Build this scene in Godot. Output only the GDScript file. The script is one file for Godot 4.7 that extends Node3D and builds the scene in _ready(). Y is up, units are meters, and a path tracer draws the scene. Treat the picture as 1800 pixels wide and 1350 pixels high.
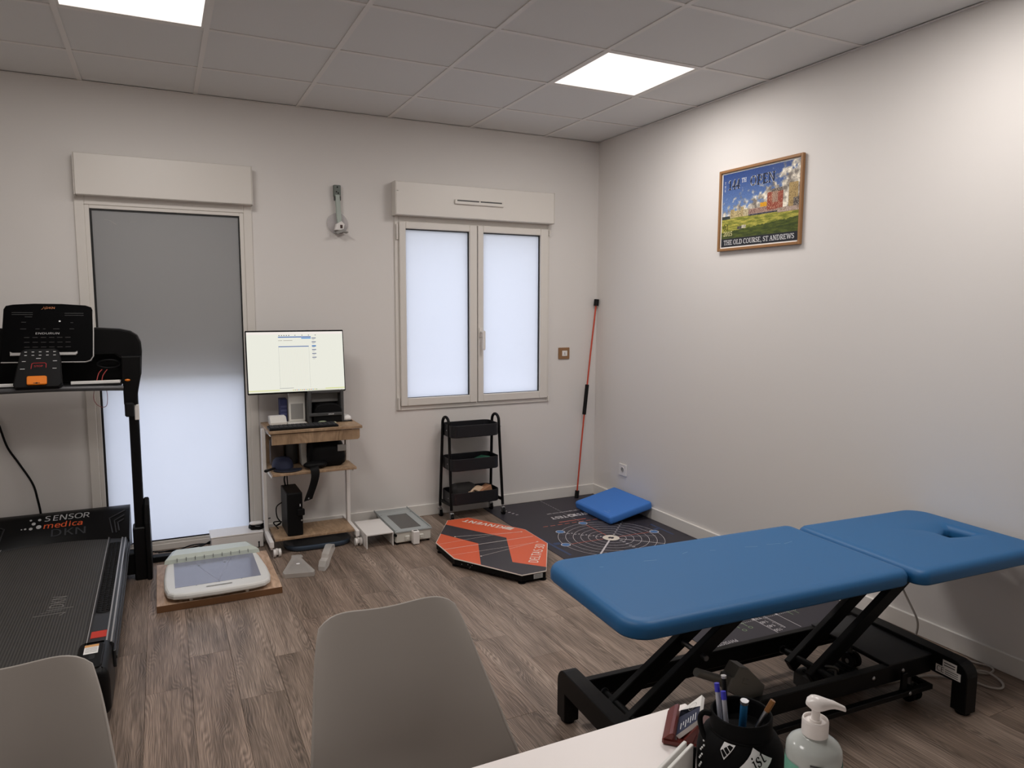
extends Node3D
# A small physiotherapy room: shell first, then the equipment along the window wall, the table, and the desk in front.

var M := {}
var CX := Vector3(-3.1436, 1.5287, 4.8882)

class MB:
	# collects faces; every primitive is turned by xf
	var v := PackedVector3Array()
	var n := PackedVector3Array()
	var uv := PackedVector2Array()
	var ix := PackedInt32Array()
	var xf := Transform3D.IDENTITY

	func face(p: Array, uvs: Array = []) -> void:
		# corners counter-clockwise seen from outside
		var nn := Vector3.ZERO
		for i in p.size():
			var a: Vector3 = p[i]
			var b: Vector3 = p[(i + 1) % p.size()]
			nn += a.cross(b)
		if nn.length_squared() < 1e-18:
			return
		nn = (xf.basis * nn).normalized()
		var o := v.size()
		for i in p.size():
			var q: Vector3 = p[i]
			v.append(xf * q)
			n.append(nn)
			uv.append(uvs[i] if uvs.size() else Vector2(q.x, q.z))
		for i in range(1, p.size() - 1):
			ix.append(o)
			ix.append(o + i + 1)
			ix.append(o + i)

	func cap(p: Array, up: bool) -> void:
		# flat polygon that may be concave, in the plane y = const, counter-clockwise seen from above
		var flat := PackedVector2Array()
		for q: Vector3 in p:
			flat.append(Vector2(q.x, q.z))
		var t := Geometry2D.triangulate_polygon(flat)
		for k in range(0, t.size(), 3):
			var a: Vector3 = p[t[k]]
			var b: Vector3 = p[t[k + 1]]
			var c: Vector3 = p[t[k + 2]]
			var ny := (b - a).cross(c - a).y
			if (ny > 0) == up:
				face([a, b, c])
			else:
				face([a, c, b])

	func grid(rows: Array, cu := false, cv := false, uvs: Array = [], flip := 0) -> void:
		# smooth sheet through rows of points; flip 0 turns it outwards by itself
		var h := rows.size()
		var w: int = rows[0].size()
		var nr := []
		var mid := Vector3.ZERO
		for r in rows:
			for q: Vector3 in r:
				mid += q
		mid /= float(h * w)
		var s := 0.0
		for i in h:
			var line := []
			for j in w:
				var i0 := (i - 1 + h) % h if cv else maxi(i - 1, 0)
				var i1 := (i + 1) % h if cv else mini(i + 1, h - 1)
				var j0 := (j - 1 + w) % w if cu else maxi(j - 1, 0)
				var j1 := (j + 1) % w if cu else mini(j + 1, w - 1)
				var du: Vector3 = rows[i][j1] - rows[i][j0]
				var dv: Vector3 = rows[i1][j] - rows[i0][j]
				var q := du.cross(dv)
				if q.length_squared() < 1e-16:
					var ii := clampi(i, 1, h - 2)
					du = rows[ii][j1] - rows[ii][j0]
					q = du.cross(dv)
				var c: Vector3 = rows[i][j] - mid
				s += q.dot(c)
				line.append(q.normalized())
			nr.append(line)
		var sg := 1.0 if s >= 0 else -1.0
		if flip != 0:
			sg = float(flip)
		var o := v.size()
		var ww := w + 1 if cu else w
		var hh := h + 1 if cv else h
		for i in hh:
			for j in ww:
				v.append(xf * (rows[i % h][j % w] as Vector3))
				n.append((xf.basis * (nr[i % h][j % w] as Vector3 * sg)).normalized())
				uv.append(uvs[i][j] if uvs.size() else Vector2(float(j) / (ww - 1), float(i) / maxi(hh - 1, 1)))
		for i in hh - 1:
			for j in ww - 1:
				var a := o + i * ww + j
				var b := a + 1
				var c := a + ww
				var d := c + 1
				if sg > 0:
					ix.append_array(PackedInt32Array([a, c, b, b, c, d]))
				else:
					ix.append_array(PackedInt32Array([a, b, c, b, d, c]))

	func loft(outline: Array, prof: Array, smooth := false) -> void:
		# outline: Vector2 (x, z) ring; prof: [inset, y] layers from the bottom up, capped at both ends
		var o := outline.duplicate()
		var area := 0.0
		for i in o.size():
			var a: Vector2 = o[i]
			var b: Vector2 = o[(i + 1) % o.size()]
			area += a.x * b.y - b.x * a.y
		if area > 0:
			o.reverse()
		var k := o.size()
		var inn := []
		for i in k:
			var p: Vector2 = o[(i - 1 + k) % k]
			var q: Vector2 = o[i]
			var r: Vector2 = o[(i + 1) % k]
			var d0 := (q - p).normalized()
			var d1 := (r - q).normalized()
			var n0 := Vector2(d0.y, -d0.x)
			var n1 := Vector2(d1.y, -d1.x)
			inn.append((n0 + n1) / maxf(1.0 + n0.dot(n1), 0.25))
		var rows := []
		for l in prof:
			var row := []
			for i in k:
				var q: Vector2 = o[i] + inn[i] * float(l[0])
				row.append(Vector3(q.x, l[1], q.y))
			rows.append(row)
		if smooth:
			grid(rows, true)
		else:
			for i in rows.size() - 1:
				for j in k:
					var j1 := (j + 1) % k
					face([rows[i][j], rows[i][j1], rows[i + 1][j1], rows[i + 1][j]])
		cap(rows[0], false)
		cap(rows[-1], true)

	func prism(outline: Array, y0: float, y1: float, b := 0.0) -> void:
		if b > 0:
			loft(outline, [[b, y0], [0, y0 + b], [0, y1 - b], [b, y1]])
		else:
			loft(outline, [[0, y0], [0, y1]])

	func ext(outline: Array, z0: float, z1: float, b := 0.0) -> void:
		# outline in x, y, drawn out along z
		var keep := xf
		xf = xf * Transform3D(Basis(Vector3.RIGHT, Vector3(0, 0, 1), Vector3(0, -1, 0)), Vector3.ZERO)
		var o := []
		for q: Vector2 in outline:
			o.append(Vector2(q.x, -q.y))
		prism(o, z0, z1, b)
		xf = keep

	func extx(outline: Array, x0: float, x1: float, b := 0.0) -> void:
		# outline in z, y, drawn out along x
		var keep := xf
		xf = xf * Transform3D(Basis(Vector3(0, 0, 1), Vector3.UP, Vector3(-1, 0, 0)), Vector3.ZERO)
		ext(outline, -x1, -x0, b)
		xf = keep

	func bx(x0: float, x1: float, y0: float, y1: float, z0: float, z1: float, b := 0.0) -> void:
		if b <= 0:
			prism([Vector2(x0, z0), Vector2(x1, z0), Vector2(x1, z1), Vector2(x0, z1)], y0, y1)
		else:
			prism(MB.rrect((x0 + x1) / 2, (z0 + z1) / 2, x1 - x0, z1 - z0, b, 1), y0, y1, b)

	func bar(a: Vector3, b: Vector3, w: float, h: float, bev := 0.0) -> void:
		# straight bar of section w (level) x h from a to b
		var keep := xf
		var d := b - a
		var f := d.normalized()
		var r := f.cross(Vector3.UP)
		r = Vector3.RIGHT if r.length() < 1e-4 else r.normalized()
		xf = xf * Transform3D(Basis(r, f, r.cross(f)), a)
		bx(-w / 2, w / 2, 0, d.length(), -h / 2, h / 2, bev)
		xf = keep

	func tube(pts: Array, r: float, k := 8, closed := false) -> void:
		var rows := []
		var m := pts.size()
		var u := Vector3.ZERO
		for i in m:
			var a: Vector3 = pts[(i - 1 + m) % m] if closed else pts[maxi(i - 1, 0)]
			var b: Vector3 = pts[(i + 1) % m] if closed else pts[mini(i + 1, m - 1)]
			var t := (b - a).normalized()
			if u == Vector3.ZERO:
				u = t.cross(Vector3.UP if absf(t.y) < 0.9 else Vector3.RIGHT).normalized()
			u = (u - t * u.dot(t)).normalized()
			var w := t.cross(u)
			var row := []
			for j in k:
				var an := TAU * j / k
				row.append(pts[i] + (u * cos(an) + w * sin(an)) * r)
			rows.append(row)
		var c: Array = rows[0]
		var t0: Vector3 = pts[1] - pts[0]
		var nn: Vector3 = (c[1] - c[0]).cross(c[2] - c[1])
		var fl := -1 if nn.dot(t0) > 0 else 1
		grid(rows, true, closed, [], -fl if rows.size() > 1 else 0)
		if not closed:
			for e in [0, m - 1]:
				var ring: Array = rows[e].duplicate()
				if (nn.dot(t0) > 0) == (e == 0):
					ring.reverse()
				face(ring)

	func cyl(a: Vector3, b: Vector3, r: float, k := 12) -> void:
		tube([a, b], r, k)

	func lathe(prof: Array, k := 20, at := Vector3.ZERO) -> void:
		# prof: [radius, y] from the bottom up
		var rows := []
		for l in prof:
			var row := []
			for j in k:
				var an := TAU * j / k
				row.append(at + Vector3(cos(an) * l[0], l[1], -sin(an) * l[0]))
			rows.append(row)
		grid(rows, true, false, [], 1)
		if prof[0][0] > 1e-4:
			cap(rows[0], false)
		if prof[-1][0] > 1e-4:
			cap(rows[-1], true)

	func steps(prof: Array, k := 20, at := Vector3.ZERO) -> void:
		# a lathe with hard edges: each piece of the profile on its own
		for i in prof.size() - 1:
			var rows := []
			for l in [prof[i], prof[i + 1]]:
				var row := []
				for j in k:
					var an := TAU * j / k
					row.append(at + Vector3(cos(an) * l[0], l[1], -sin(an) * l[0]))
				rows.append(row)
			grid(rows, true, false, [], 1)
		if prof[0][0] > 1e-4:
			var r0 := []
			for j in k:
				r0.append(at + Vector3(cos(TAU * j / k) * prof[0][0], prof[0][1], -sin(TAU * j / k) * prof[0][0]))
			cap(r0, false)
		if prof[-1][0] > 1e-4:
			var r1 := []
			for j in k:
				r1.append(at + Vector3(cos(TAU * j / k) * prof[-1][0], prof[-1][1], -sin(TAU * j / k) * prof[-1][0]))
			cap(r1, true)

	func ball(c: Vector3, r: Vector3, k := 14) -> void:
		var rows := []
		for i in range(0, k / 2 + 1):
			var th := PI * i / (k / 2) - PI / 2
			var row := []
			for j in k:
				var an := TAU * j / k
				row.append(c + Vector3(cos(an) * cos(th) * r.x, sin(th) * r.y, -sin(an) * cos(th) * r.z))
			rows.append(row)
		grid(rows, true, false, [], 1)

	func ring(c: Vector3, r0: float, r1: float, k := 48, a0 := 0.0, a1 := TAU) -> void:
		# flat ring in a level plane
		for j in k:
			var p := a0 + (a1 - a0) * j / k
			var q := a0 + (a1 - a0) * (j + 1) / k
			var d := Vector3(cos(p), 0, -sin(p))
			var e := Vector3(cos(q), 0, -sin(q))
			if r0 <= 0:
				face([c, c + d * r1, c + e * r1])
			else:
				face([c + d * r0, c + d * r1, c + e * r1, c + e * r0])

	func line(a: Vector3, b: Vector3, w: float) -> void:
		# flat stroke in a level plane
		var s := (b - a).cross(Vector3.UP).normalized() * w / 2
		face([a - s, a + s, b + s, b - s])

	static func rrect(x: float, z: float, w: float, d: float, r: float, k := 5) -> Array:
		var o := []
		var cs := [Vector2(x + w / 2 - r, z + d / 2 - r), Vector2(x - w / 2 + r, z + d / 2 - r), Vector2(x - w / 2 + r, z - d / 2 + r), Vector2(x + w / 2 - r, z - d / 2 + r)]
		for i in 4:
			for j in k + 1:
				var an := PI / 2 * (i + float(j) / k)
				o.append(cs[i] + Vector2(cos(an), sin(an)) * r)
		return o

	static func smooth(p: Array, per := 6) -> Array:
		# Catmull-Rom through the points
		var o := []
		for i in p.size() - 1:
			var a: Vector3 = p[maxi(i - 1, 0)]
			var b: Vector3 = p[i]
			var c: Vector3 = p[i + 1]
			var d: Vector3 = p[mini(i + 2, p.size() - 1)]
			for j in per:
				o.append(b.cubic_interpolate(c, a, d, float(j) / per))
		o.append(p[-1])
		return o

	func mesh() -> ArrayMesh:
		var arr := []
		arr.resize(Mesh.ARRAY_MAX)
		arr[Mesh.ARRAY_VERTEX] = v
		arr[Mesh.ARRAY_NORMAL] = n
		arr[Mesh.ARRAY_TEX_UV] = uv
		arr[Mesh.ARRAY_INDEX] = ix
		var m := ArrayMesh.new()
		m.add_surface_from_arrays(Mesh.PRIMITIVE_TRIANGLES, arr)
		return m


var used := {}

func numbered(called: String) -> String:
	var k: int = used.get(called, 0)
	used[called] = k + 1
	return called if k == 0 else "%s_%03d" % [called, k]

func frame_of(o: Node3D) -> Transform3D:
	var t := Transform3D.IDENTITY
	var q: Node = o
	while q != self and q is Node3D:
		t = (q as Node3D).transform * t
		q = q.get_parent()
	return t

func part(called: String, mb: MB, m: Material, parent: Node3D) -> MeshInstance3D:
	# a mesh written in room coordinates, hung under its thing
	if parent != self:
		var back := frame_of(parent).affine_inverse()
		for i in mb.v.size():
			mb.v[i] = back * mb.v[i]
			mb.n[i] = back.basis * mb.n[i]
	var o := MeshInstance3D.new()
	o.mesh = mb.mesh()
	o.material_override = null
	o.mesh.surface_set_material(0, m)
	o.name = called if parent != self else numbered(called)
	parent.add_child(o, true)
	return o

func thing(called: String, label: String, category: String, at: Vector3, group := "") -> Node3D:
	var o := Node3D.new()
	o.name = numbered(called)
	add_child(o)
	o.position = at
	tag(o, label, category, group)
	return o

func tag(o: Node3D, label: String, category: String, group := "") -> Node3D:
	o.set_meta("label", label)
	o.set_meta("category", category)
	if group:
		o.set_meta("group", group)
	return o

func solo(called: String, mb: MB, m: Material, label: String, category: String, at: Vector3, group := "") -> MeshInstance3D:
	# a thing that is a single mesh, with its origin at its base
	for i in mb.v.size():
		mb.v[i] -= at
	var o := part(called, mb, m, self)
	o.position = at
	tag(o, label, category, group)
	return o

func struct(called: String, mb: MB, m: Material) -> MeshInstance3D:
	var o := part(called, mb, m, self)
	o.set_meta("kind", "structure")
	return o

func mat(c: Color, rough := 0.6, metal := 0.0) -> StandardMaterial3D:
	var m := StandardMaterial3D.new()
	m.albedo_color = c
	m.roughness = rough
	m.metallic = metal
	return m

func rgb(r: int, g: int, b: int) -> Color:
	return Color(r / 255.0, g / 255.0, b / 255.0)

func frame(right: Vector3, up: Vector3, at: Vector3) -> Transform3D:
	var r := right.normalized()
	var nn := r.cross(up).normalized()
	return Transform3D(Basis(r, nn.cross(r), nn), at)

func text(called: String, s: String, h: float, m: Material, parent: Node3D, at: Transform3D, font := "Droid Sans", wide := 1.0, slant := 0.0, bold := false) -> MeshInstance3D:
	# lettering with capitals h tall, centred on at; x runs along the line, z towards the reader
	var t := TextMesh.new()
	var f := SystemFont.new()
	f.font_names = PackedStringArray([font])
	if bold:
		f.font_weight = 700
	t.font = f
	t.text = s
	t.font_size = 32
	t.pixel_size = h / (32 * 0.72)
	t.depth = 0.0006
	t.curve_step = 2.0
	t.horizontal_alignment = HORIZONTAL_ALIGNMENT_CENTER
	t.vertical_alignment = VERTICAL_ALIGNMENT_CENTER
	var o := MeshInstance3D.new()
	o.mesh = t
	t.material = m
	o.name = called
	parent.add_child(o, true)
	var b := Basis(Vector3(wide, 0, 0), Vector3(slant, 1, 0), Vector3(0, 0, 1))
	o.transform = frame_of(parent).affine_inverse() * at * Transform3D(b, Vector3.ZERO)
	return o

func noise(sd: int, f: float, oct := 3) -> FastNoiseLite:
	var q := FastNoiseLite.new()
	q.seed = sd
	q.frequency = f
	q.noise_type = FastNoiseLite.TYPE_SIMPLEX_SMOOTH
	q.fractal_octaves = oct
	return q

func wood(sd: int, w: int, h: int, dark: Color, light: Color, rings: float, knots: float, fibre := 0.35) -> ImageTexture:
	# plank grain that runs along the picture's height
	var warp := noise(sd, 1.0, 2)
	var fine := noise(sd + 7, 1.0, 2)
	var slow := noise(sd + 13, 1.0, 2)
	var im := Image.create_empty(w, h, false, Image.FORMAT_RGB8)
	for y in h:
		var fy := float(y) / h
		for x in w:
			var fx := float(x) / w
			var bend := warp.get_noise_2d(fx * 2.6, fy * 1.5) * knots
			var t := (fx * 1.6 + bend) * rings
			var r := absf(fposmod(t, 1.0) * 2.0 - 1.0)
			var fb := fine.get_noise_2d(fx * 120.0, fy * 7.0)
			fb = fb * 0.7 + 0.5 * fine.get_noise_2d(fx * 38.0 + 9.0, fy * 2.2)
			var sl := slow.get_noise_2d(fx * 3.0, fy * 1.2)
			var g := clampf(0.52 + (r - 0.5) * 0.42 * (0.55 + 0.9 * absf(sl)) + fb * fibre + sl * 0.28, 0.0, 1.0)
			im.set_pixel(x, y, dark.lerp(light, g))
	im.generate_mipmaps()
	return ImageTexture.create_from_image(im)

const LAMP := 1.6
const LAMP_COLOR := Color(1.0, 0.978, 0.962)

func _ready() -> void:
	# camera
	var cam := Camera3D.new()
	cam.name = "camera"
	cam.fov = 56.215
	cam.near = 0.05
	cam.far = 100.0
	cam.transform = Transform3D(Basis(Vector3(0.89824652, 0.00347937, 0.4394782), Vector3(0.04452721, 0.99410272, -0.09887922), Vector3(-0.43723051, 0.10838666, 0.89279438)), CX)
	add_child(cam)
	cam.current = true
	# sky: an even overcast
	var sm := ProceduralSkyMaterial.new()
	sm.sky_top_color = Color(0.86, 0.9, 1.0)
	sm.sky_horizon_color = Color(0.88, 0.92, 1.0)
	sm.ground_bottom_color = Color(0.5, 0.52, 0.5)
	sm.ground_horizon_color = Color(0.6, 0.63, 0.62)
	sm.sky_energy_multiplier = SKY
	sm.ground_energy_multiplier = SKY
	var sk := Sky.new()
	sk.sky_material = sm
	var e := Environment.new()
	e.background_mode = Environment.BG_SKY
	e.sky = sk
	e.tonemap_mode = Environment.TONE_MAPPER_LINEAR
	e.tonemap_exposure = EXPO
	e.sdfgi_enabled = true
	e.ssao_enabled = true
	e.ssil_enabled = true
	var we := WorldEnvironment.new()
	we.name = "environment"
	we.environment = e
	add_child(we)
	M.lampglow = mat(Color(1, 0.97, 0.94), 0.6)
	M.lampglow.emission_enabled = true
	M.lampglow.emission = Color(1.0, 0.975, 0.95)
	M.lampglow.emission_energy_multiplier = 1.1
	M.paving = mat(rgb(150, 146, 140), 0.9)
	M.hedge = mat(rgb(60, 80, 46), 0.9)
	materials()
	shell()
	windows()
	more_materials()
	treadmill()
	light_table()
	cable_box()
	workstation()
	low_things()
	trolley()
	wall_things()
	floor_mat()
	force_plate()
	table()
	chairs()
	desk()

const SKY := 1.68
const EXPO := 1.0

func materials() -> void:
	M.wall = mat(rgb(228, 224, 220), 0.75)
	M.tile = mat(rgb(220, 219, 217), 0.9)
	M.tbar = mat(rgb(226, 222, 218), 0.5)
	M.trim = mat(rgb(232, 228, 222), 0.4)
	M.frame = mat(rgb(226, 221, 214), 0.4)
	M.gasket = mat(rgb(16, 16, 17), 0.6)
	M.under = mat(rgb(40, 36, 33), 0.9)
	M.black = mat(rgb(15, 15, 16), 0.45)
	M.satin = mat(rgb(13, 13, 14), 0.42)
	M.deep = mat(rgb(9, 9, 10), 0.6)
	M.rubber = mat(rgb(24, 24, 25), 0.6)
	M.steel = mat(rgb(170, 170, 172), 0.3, 0.9)
	M.dullsteel = mat(rgb(120, 120, 122), 0.4, 0.85)
	M.white = mat(rgb(236, 232, 228), 0.35)
	M.offwhite = mat(rgb(222, 219, 212), 0.45)
	M.paper = mat(rgb(240, 238, 234), 0.8)
	M.print = mat(rgb(235, 235, 235), 0.7)
	M.grey = mat(rgb(150, 148, 144), 0.5)
	M.darkgrey = mat(rgb(70, 70, 70), 0.5)
	M.orange = mat(rgb(240, 130, 20), 0.4)
	M.red = mat(rgb(190, 40, 45), 0.5)
	M.coral = mat(rgb(222, 100, 64), 0.5)
	M.navy = mat(rgb(34, 40, 66), 0.7)
	M.vinyl = mat(rgb(28, 98, 152), 0.48)
	M.foam = mat(rgb(64, 126, 210), 0.65)
	M.chair = mat(rgb(172, 166, 158), 0.45)
	M.frosted = mat(Color(0.74, 0.745, 0.75), 0.35)
	M.frosted.backlight_enabled = true
	M.frosted.backlight = Color(1.0, 1.0, 1.0)
	M.clear = mat(Color(1, 1, 1, 0.04), 0.05)
	M.clear.transparency = BaseMaterial3D.TRANSPARENCY_ALPHA
	M.glass = mat(Color(0.97, 0.98, 0.98, 0.02), 0.04)
	M.glass.refraction_enabled = true
	M.glass.refraction_scale = 0.05
	for k in [M.black, M.satin, M.deep, M.rubber]:
		k.metallic_specular = 0.3
	var beech := wood(5, 256, 512, rgb(124, 100, 76), rgb(190, 160, 128), 5.0, 0.4, 0.3)
	M.beech = mat(Color.WHITE, 0.5)
	M.beech.albedo_texture = beech
	M.beech.uv1_triplanar = true
	M.beech.uv1_scale = Vector3(2.2, 2.2, 2.2)
	M.oakframe = mat(rgb(150, 108, 66), 0.5)
	M.mahogany = mat(rgb(104, 34, 26), 0.3)
	M.planks = []
	for k in 2:
		var tx := wood(31 + k * 50, 400, 900, rgb(88, 76, 67), rgb(180, 160, 145), 30.0, 0.22, 0.55)
		for tint in [Color(1, 1, 1), Color(0.90, 0.89, 0.88), Color(0.96, 0.945, 0.935)]:
			var m := mat(tint, 0.42)
			m.albedo_texture = tx
			m.metallic_specular = 0.4
			M.planks.append(m)


func sheet_ring(b: MB, x0: float, x1: float, y0: float, y1: float, wl: float, wr: float, wb: float, wt: float, z0: float, z1: float, bev := 0.0) -> void:
	b.bx(x0, x0 + wl, y0, y1, z0, z1, bev)
	b.bx(x1 - wr, x1, y0, y1, z0, z1, bev)
	b.bx(x0 + wl, x1 - wr, y0, y0 + wb, z0, z1, bev)
	b.bx(x0 + wl, x1 - wr, y1 - wt, y1, z0, z1, bev)


const H := 2.787
const XL := -5.0
const ZF := 6.0

func shell() -> void:
	var rng := RandomNumberGenerator.new()
	rng.seed = 4
	# floor: a dark bed and the planks on it, one by one
	var b := MB.new()
	b.bx(XL - 0.2, 0.2, -0.12, -0.004, -0.2, ZF + 0.2)
	var fl := struct("floor", b, M.under)
	var seams := {-4: 0.456, -3: 0.853, -2: 0.593, -1: 0.047, 0: 0.744, 1: 0.419, 2: 0.966, 6: 0.243, 7: 0.914, 8: 0.86}
	var pw := 0.1675
	for c in range(-14, 17):
		var x0 := maxf(-2.755 + pw * c, XL)
		var x1 := minf(-2.755 + pw * (c + 1), 0.0)
		if x1 - x0 < 0.005:
			continue
		var off: float = seams.get(c, fposmod(c * 0.377 + 0.11, 1.0))
		var z := off - 1.0
		while z < ZF:
			var z0 := maxf(z, 0.0)
			var z1 := minf(z + 1.0, ZF)
			if z1 - z0 > 0.005:
				b = MB.new()
				b.prism([Vector2(x0 + 0.0004, z0 + 0.0004), Vector2(x1 - 0.0004, z0 + 0.0004), Vector2(x1 - 0.0004, z1 - 0.0004), Vector2(x0 + 0.0004, z1 - 0.0004)], -0.004, 0.0, 0.0007)
				var fu := rng.randf() < 0.5
				var fv := rng.randf() < 0.5
				var o := 0.5 if rng.randf() < 0.5 else 0.0
				for i in b.uv.size():
					var q := b.v[i]
					var u := (q.x - x0) / pw
					var w := (q.z - z)
					b.uv[i] = Vector2(o + 0.5 * (1.0 - u if fu else u), 1.0 - w if fv else w)
				part("plank", b, M.planks[rng.randi() % 6], fl)
			z += 1.0
	# walls
	b = MB.new()
	b.bx(XL - 0.2, -3.552, -0.1, H + 0.2, -0.2, 0)
	b.bx(-3.552, -2.588, 2.15, H + 0.2, -0.2, 0)
	b.bx(-2.588, -1.66, -0.1, H + 0.2, -0.2, 0)
	b.bx(-1.66, -0.44, -0.1, 0.786, -0.2, 0)
	b.bx(-1.66, -0.44, 2.14, H + 0.2, -0.2, 0)
	b.bx(-0.44, 0.0, -0.1, H + 0.2, -0.2, 0)
	struct("wall_back", b, M.wall)
	b = MB.new()
	b.bx(0, 0.2, -0.1, H + 0.2, -0.2, ZF + 0.2)
	struct("wall_right", b, M.wall)
	b = MB.new()
	b.bx(XL - 0.2, XL, -0.1, H + 0.2, 0, ZF + 0.2)
	struct("wall_left", b, M.wall)
	b = MB.new()
	b.bx(XL, 0, -0.1, H + 0.2, ZF, ZF + 0.2)
	struct("wall_front", b, M.wall)
	# baseboards
	var bb := func(called: String, x0: float, x1: float, z0: float, z1: float):
		var q := MB.new()
		q.bx(x0, x1, 0.0, 0.084, z0, z1, 0.003)
		struct(called, q, M.trim)
	bb.call("baseboard_back", -2.57, 0.0, 0.0, 0.015)
	bb.call("baseboard_backleft", XL + 0.015, -3.56, 0.0, 0.015)
	bb.call("baseboard_right", -0.015, 0.0, 0.015, ZF)
	bb.call("baseboard_left", XL, XL + 0.015, 0.0, ZF)
	# suspended ceiling: slab above, bars and tiles hung below it
	b = MB.new()
	b.bx(XL - 0.2, 0.2, H + 0.2, H + 0.3, -0.2, ZF + 0.2)
	var ce := struct("ceiling", b, M.tile)
	var gx := [0.0]
	for k in 8:
		gx.append(-0.487 - 0.6 * k)
	gx.append(XL)
	var gz := [0.0]
	for k in 10:
		gz.append(0.548 + 0.6 * k)
	gz.append(ZF)
	for i in range(1, 9):
		b = MB.new()
		b.bx(gx[i] - 0.012, gx[i] + 0.012, H, H + 0.03, 0.0, ZF)
		part("main_bar", b, M.tbar, ce)
	for k in range(1, 11):
		for i in gx.size() - 1:
			b = MB.new()
			b.bx(gx[i + 1] + (0.012 if i < 8 else 0.0), gx[i] - (0.012 if i > 0 else 0.0), H + 0.0006, H + 0.03, gz[k] - 0.012, gz[k] + 0.012)
			part("cross_bar", b, M.tbar, ce)
	for e in [[XL, 0.0, 0.0, 0.018], [XL, 0.0, ZF - 0.018, ZF], [XL, XL + 0.018, 0.018, ZF - 0.018], [-0.018, 0.0, 0.018, ZF - 0.018]]:
		b = MB.new()
		b.bx(e[0], e[1], H - 0.0015, H + 0.0005, e[2], e[3])
		part("edge_angle", b, M.tbar, ce)
	for i in gx.size() - 1:
		for k in gz.size() - 1:
			if lamp_cells.has(Vector2i(i, k)):
				continue
			b = MB.new()
			b.bx(gx[i + 1] + 0.004, gx[i] - 0.004, H + 0.0045, H + 0.02, gz[k] + 0.004, gz[k + 1] - 0.004)
			part("ceiling_tile", b, M.tile, ce)
	for c: Vector2i in lamp_cells:
		lamp(gx[c.x + 1], gx[c.x], gz[c.y], gz[c.y + 1], lamp_cells[c])


var lamp_cells := {
	Vector2i(1, 2): "square white ceiling light panel nearer the wall with the picture",
	Vector2i(5, 2): "square white ceiling light panel cut off by the photo's top edge",
	Vector2i(1, 5): "square white ceiling light panel out of view above the blue treatment table",
	Vector2i(5, 5): "square white ceiling light panel out of view above the rear of the treadmill",
}

func lamp(x0: float, x1: float, z0: float, z1: float, label: String) -> void:
	var c := Vector3((x0 + x1) / 2, H, (z0 + z1) / 2)
	var t := thing("ceiling_light", label, "ceiling light", c, "ceiling light panels")
	var b := MB.new()
	sheet_xz(b, x0 + 0.012, x1 - 0.012, z0 + 0.012, z1 - 0.012, 0.012, H + 0.002, H + 0.025)
	b.bx(x0 + 0.012, x1 - 0.012, H + 0.025, H + 0.035, z0 + 0.012, z1 - 0.012)
	part("frame", b, M.tbar, t)
	b = MB.new()
	b.bx(x0 + 0.024, x1 - 0.024, H + 0.004, H + 0.018, z0 + 0.024, z1 - 0.024)
	part("diffuser", b, M.lampglow, t)
	var l := AreaLight3D.new()
	l.name = "lamp_light"
	l.area_size = Vector2(0.55, 0.55)
	l.light_energy = LAMP
	l.light_color = LAMP_COLOR
	l.area_range = 20.0
	l.area_attenuation = 2.0
	l.shadow_enabled = true
	t.add_child(l)
	l.position = Vector3(0, 0.001, 0)
	l.rotation.x = -PI / 2

func sheet_xz(b: MB, x0: float, x1: float, z0: float, z1: float, w: float, y0: float, y1: float) -> void:
	b.bx(x0, x0 + w, y0, y1, z0, z1)
	b.bx(x1 - w, x1, y0, y1, z0, z1)
	b.bx(x0 + w, x1 - w, y0, y1, z0, z0 + w)
	b.bx(x0 + w, x1 - w, y0, y1, z1 - w, z1)


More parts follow.
